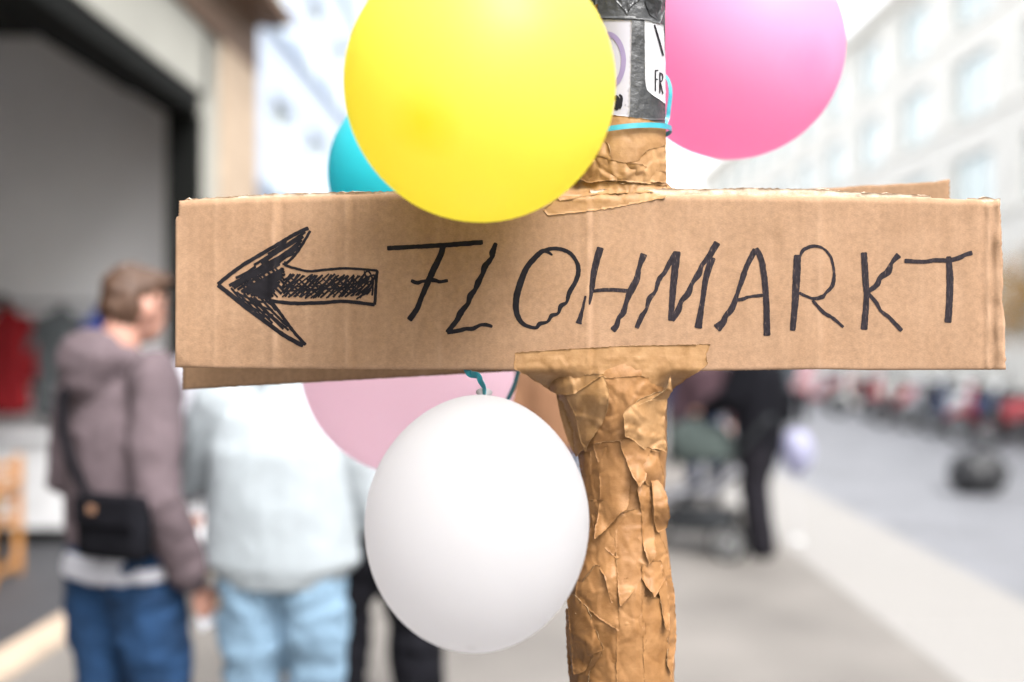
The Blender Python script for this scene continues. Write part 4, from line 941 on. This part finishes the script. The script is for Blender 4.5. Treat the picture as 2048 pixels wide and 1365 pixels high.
bm = bmesh.new(); ell(bm, (0, 0, .50), (.21, .20, .10)); ell(bm, (-.05, .02, .60), (.15, .15, .10)); ell(bm, (.06, -.03, .66), (.12, .12, .09)); 
g = bpy.data.objects.new('cushion_pile', None)
bpy.data.objects.remove(g)
cu = fuse('cloth_bundle', bm, mat('yellow_cloth', (.62, .36, .04), .9), None, .012, 2, .02, 8); cu.location = ch.location; tag(cu, 'bundle of yellow cloth lying on the wooden chair', 'cloth')
bm = bmesh.new(); box(bm, (0, 0, .21), (.34, .34, .26), bev=.04); cu = obj('dark_bag', bm, BLACK); cu.location = ch.location; tag(cu, 'dark bag stowed under the wooden chair seat', 'bag')

# pushchair
GRN = mat('sage_fabric', (.036, .046, .043), .9, .2, .2, 10); DK_ = mat('pushchair_dark', (.02, .022, .025), .7)
pc = thing('pushchair', 'pushchair with a sage green hood right of the pole', 'pushchair', (1.27, 7.35, 0), R(68))
# local +Y is the way it travels
bm = bmesh.new(); ell(bm, (0, .0, 0), (.25, .33, .30), None, 28, 18)
bmesh.ops.delete(bm, geom=[v for v in bm.verts if v.co.z < -.02 or v.co.y > .20], context='VERTS')
for v in bm.verts: v.co.z += .68; v.co += v.co.normalized() * .012 * math.sin(math.atan2(v.co.z - .68, v.co.y) * 9)
o = obj('hood', bm, GRN, pc, True); md = o.modifiers.new('thickness', 'SOLIDIFY'); md.thickness = .01
bm = bmesh.new(); tube(bm, [(0, -.30, .62), (0, -.12, .46), (0, .14, .44), (0, .32, .30)], [(.19, .05), (.20, .06), (.19, .05), (.17, .04)], 16); fuse('seat', bm, mat('grey_padding', (.22, .22, .24), .9), pc, .012, 2, .008, 10)
for q in (-1, 1):
    bm = bmesh.new(); tube(bm, [(q * .22, -.52, .98), (q * .23, -.30, .72), (q * .24, .05, .42), (q * .25, .36, .15)], .014, 8); obj('frame', bm, DK_, pc, True)
    bm = bmesh.new(); tube(bm, [(q * .24, .05, .42), (q * .27, -.28, .16)], .014, 8); obj('frame', bm, DK_, pc, True)
bm = bmesh.new(); tube(bm, [(-.22, -.52, .98), (-.12, -.55, 1.01), (.12, -.55, 1.01), (.22, -.52, .98)], .017, 10); obj('handle', bm, DK_, pc, True)
bm = bmesh.new(); box(bm, (0, -.05, .24), (.38, .46, .14), bev=.03); obj('basket', bm, DK_, pc)
def wheel(parent, loc, r, wdt, spokes=6):
    bm = bmesh.new(); R1, R2 = r - wdt * .5, wdt * .5; n = 28; vs = []
    for i in range(n):
        a = i * 2 * math.pi / n; vs.append([bm.verts.new((R2 * math.sin(b) * 1.0, (R1 + R2 * math.cos(b)) * math.cos(a), (R1 + R2 * math.cos(b)) * math.sin(a))) for b in [k * math.pi / 4 for k in range(8)]])
    for i in range(n):
        for k in range(8): bm.faces.new((vs[i][k], vs[(i + 1) % n][k], vs[(i + 1) % n][(k + 1) % 8], vs[i][(k + 1) % 8]))
    wh = obj('wheel', bm, RUB, parent, True); wh.location = loc
    bm = bmesh.new(); tube(bm, [(-wdt * .45, 0, 0), (wdt * .45, 0, 0)], r * .22, 14, cap=False)
    for k in range(spokes):
        a = k * 2 * math.pi / spokes; box(bm, (0, math.cos(a) * r * .45, math.sin(a) * r * .45), (wdt * .3, r * .7, r * .12), rx=a)
    for a in range(24):
        an = a * math.pi / 12; box(bm, (0, math.cos(an) * (R1 - R2 * .7), math.sin(an) * (R1 - R2 * .7)), (wdt * .7, .018, r * .22), rx=an)
    obj('rim', bm, MET, wh); return wh
for q in (-1, 1):
    wheel(pc, (q * .28, -.28, .14), .14, .04); wheel(pc, (q * .26, .36, .10), .10, .035)
# lavender balloon, string and weight made up in place of a retouching smear
lb = balloon('made-up small lavender balloon shape over the kerb in place of a purplish smear', 1594, 902, 7.6, 32, 43, (0, 0, -1), balloon_mat('lavender_stand_in', (.40, .40, .54), (.3, .3, .45), .4, .45), group=None)
a_ = Vector(lb.location)
ribbon('made-up thin white string from the lavender balloon shape to a small weight', [a_ + Vector((0, 0, -.20)), a_ + Vector((-.02, 0, -.35)), a_ + Vector((.02, .0, -.5)), Vector((a_.x, a_.y, .04))], .004, 0, None, WHITE, 'string', 'string')
bm = bmesh.new(); box(bm, (a_.x, a_.y, .025), (.07, .07, .045), bev=.012); tag(obj('stand_in_weight', bm, mat('pale_casing', (.5, .5, .5))), 'made-up small pale weight on the kerb under the lavender balloon shape', 'weight')

# scooters parked along the far side of the road
def scooter(label, loc, rz, m, seatm):
    t = thing('motor_scooter', label, 'scooter', loc, rz, 'scooters parked across the road')
    wheel(t, (0, .62, .24), .24, .10, 5); wheel(t, (0, -.58, .24), .24, .11, 5)
    bm = bmesh.new(); tube(bm, [(0, -.82, .66), (0, -.55, .60), (0, -.20, .55), (0, .0, .34)], [(.10, .08), (.17, .17), (.16, .18), (.13, .08)], 18)
    tube(bm, [(0, .0, .30), (0, .34, .28)], [(.15, .05), (.14, .05)], 14); tube(bm, [(0, .34, .30), (0, .46, .60), (0, .42, .92)], [(.14, .04), (.20, .05), (.14, .06)], 16)
    fuse('bodywork', bm, m, t, .018, 3)
    bm = bmesh.new(); tube(bm, [(0, .44, .48), (0, .62, .53), (0, .80, .42)], [(.08, .05), (.075, .04), (.07, .02)], 12); obj('mudguard', bm, m, t, True)
    bm = bmesh.new(); tube(bm, [(0, .50, .70), (0, .62, .26)], .035, 10); obj('fork', bm, MET, t, True)
    bm = bmesh.new(); tube(bm, [(0, -.72, .80), (0, -.40, .80), (0, -.08, .76)], [(.11, .05), (.14, .06), (.10, .045)], 14); obj('saddle', bm, seatm, t, True)
    bm = bmesh.new(); tube(bm, [(-.34, .30, 1.0), (-.12, .38, 1.02), (.12, .38, 1.02), (.34, .30, 1.0)], .02, 8); obj('handlebar', bm, DK_, t, True)
    bm = bmesh.new(); ell(bm, (0, .49, .93), (.09, .06, .09)); o = obj('headlight', bm, mat('lamp_glass', (.7, .72, .74), .12), t, True)
    for q in (-1, 1):
        bm = bmesh.new(); tube(bm, [(q * .26, .34, 1.0), (q * .32, .34, 1.16)], .007, 6); ell(bm, (q * .33, .345, 1.20), (.065, .015, .045), None, 12, 8); obj('mirror', bm, DK_, t, True)
    bm = bmesh.new(); tube(bm, [(.16, -.1, .26), (.18, -.5, .26), (.18, -.85, .32)], [.03, .055, .05], 12); obj('exhaust', bm, MET, t, True)
    bm = bmesh.new(); box(bm, (0, -.90, .52), (.12, .03, .10), bev=.01); obj('tail_light', bm, mat('red_lens', (.5, .01, .01), .2), t)
    return t
def copy_tree(o, parent=None):
    c = o.copy(); COL.objects.link(c); c.parent = parent
    for chd in list(o.children): copy_tree(chd, c)
    return c
RED = mat('red_paint', (.36, .05, .06), .25, .5, .05); SIL = mat('silver_paint', (.55, .56, .58), .3, .5, .05, metal=.4); NAV = mat('navy_paint', (.02, .035, .09), .25, .5, .05); CRM = mat('white_paint', (.72, .70, .66), .3, .5, .05); BLP = mat('black_paint', (.012, .012, .014), .25)
protos = {}
specs = [(15.1, BLP, 'black scooter nearest the camera at the right end of the row'), (16.2, RED, 'red scooter beside the nearest black scooter'), (17.2, NAV, 'navy scooter between the nearest red scooter and the silver one'), (18.4, SIL, 'nearer of the two silver scooters, beside the navy one'),
         (19.4, BLP, 'black scooter just beyond the nearest silver scooter'), (20.8, RED, 'middle red scooter of the row, beside a white one'), (22.0, CRM, 'white scooter beside the middle red scooter'), (23.4, BLP, 'third black scooter from the front of the row'),
         (25.2, RED, 'farthest red scooter but one, beyond the white scooter'), (27.0, SIL, 'farther silver scooter of the row'), (29.0, NAV, 'farther navy scooter of the row'), (31.5, RED, 'last red scooter at the far end of the row')]
for i, (y, m, lab) in enumerate(specs):
    loc = (7.7 + .15 * math.sin(i * 3), y, -.12); rz = R(62 + 14 * math.sin(i * 2.3)); 
    if m.name not in protos: protos[m.name] = scooter(lab, loc, rz, m, DK_)
    else:
        c = copy_tree(protos[m.name]); c.location = loc; c.rotation_euler = (0, 0, rz); c['label'] = lab
# dark sack shape put on the road where a retouched smear lies
def sack(label, loc, s, m):
    bm = bmesh.new(); ell(bm, (0, 0, s[2] * .45), (s[0] / 2, s[1] / 2, s[2] * .46), None, 24, 18); tube(bm, [(0, 0, s[2] * .8), (.02, 0, s[2] * .95), (.05, 0, s[2] * 1.1)], [s[0] * .18, .03, .07], 12)
    o = fuse('stand_in_sack', bm, m, None, .02, 2, .05, 6); o.location = loc; tag(o, label, 'stand-in sack')
sack('made-up black sack shape standing for a dark smear on the road at the right', (4.95, 10.9, -.13), (.62, .55, .52), mat('black_plastic', (.03, .03, .032), .35))

# trees
def tree(label, loc, h, cr, cz, m, n=1500, name='autumn_tree'):
    t = thing(name, label, 'tree', loc)
    bark = mat('bark', (.10, .075, .055), .9, .2, .3, 20)
    bm = bmesh.new(); tube(bm, [(0, 0, 0), (.02, 0, cz * .5), (0, .03, cz), (.05, 0, h * .9)], [.07, .055, .045, .015], 10); obj('trunk', bm, bark, t, True)
    bm = bmesh.new(); cl = []
    for k in range(11):
        a = k * 2.4; z = cz - cr * .3 + k * cr * .13; e = Vector((math.cos(a) * cr * .7, math.sin(a) * cr * .7, z + cr * .35)); tube(bm, [(0, 0, z - .15), e * .5 + Vector((0, 0, z * .5)), e], [.03, .02, .008], 6); cl.append(e)
    obj('limbs', bm, bark, t, True)
    bm = bmesh.new(); rnd = random.Random(h)
    for i in range(n):
        c = rnd.choice(cl) + Vector((rnd.gauss(0, 1), rnd.gauss(0, 1), rnd.gauss(0, .8))) * cr * .27
        d = Vector((rnd.gauss(0, 1), rnd.gauss(0, 1), rnd.gauss(0, 1))).normalized(); u = d.orthogonal().normalized(); v = d.cross(u); s = rnd.uniform(.03, .06)
        f = bm.faces.new([bm.verts.new(c + u * s), bm.verts.new(c + v * s * .6 + d * s * .15), bm.verts.new(c - u * s), bm.verts.new(c - v * s * .6 + d * s * .15)]); f.material_index = rnd.choice([0, 0, 1, 2])
    tag(obj('crown', bm, m, t), kind='stuff')
LV = [mat('leaf_gold', (.46, .25, .035), .6), mat('leaf_orange', (.35, .13, .02), .6), mat('leaf_olive', (.12, .12, .03), .6)]
tree('yellow and orange leaved small tree right of the sign across the road', (9.75, 18.6, 0), 2.7, .95, 1.65, LV, 3200)
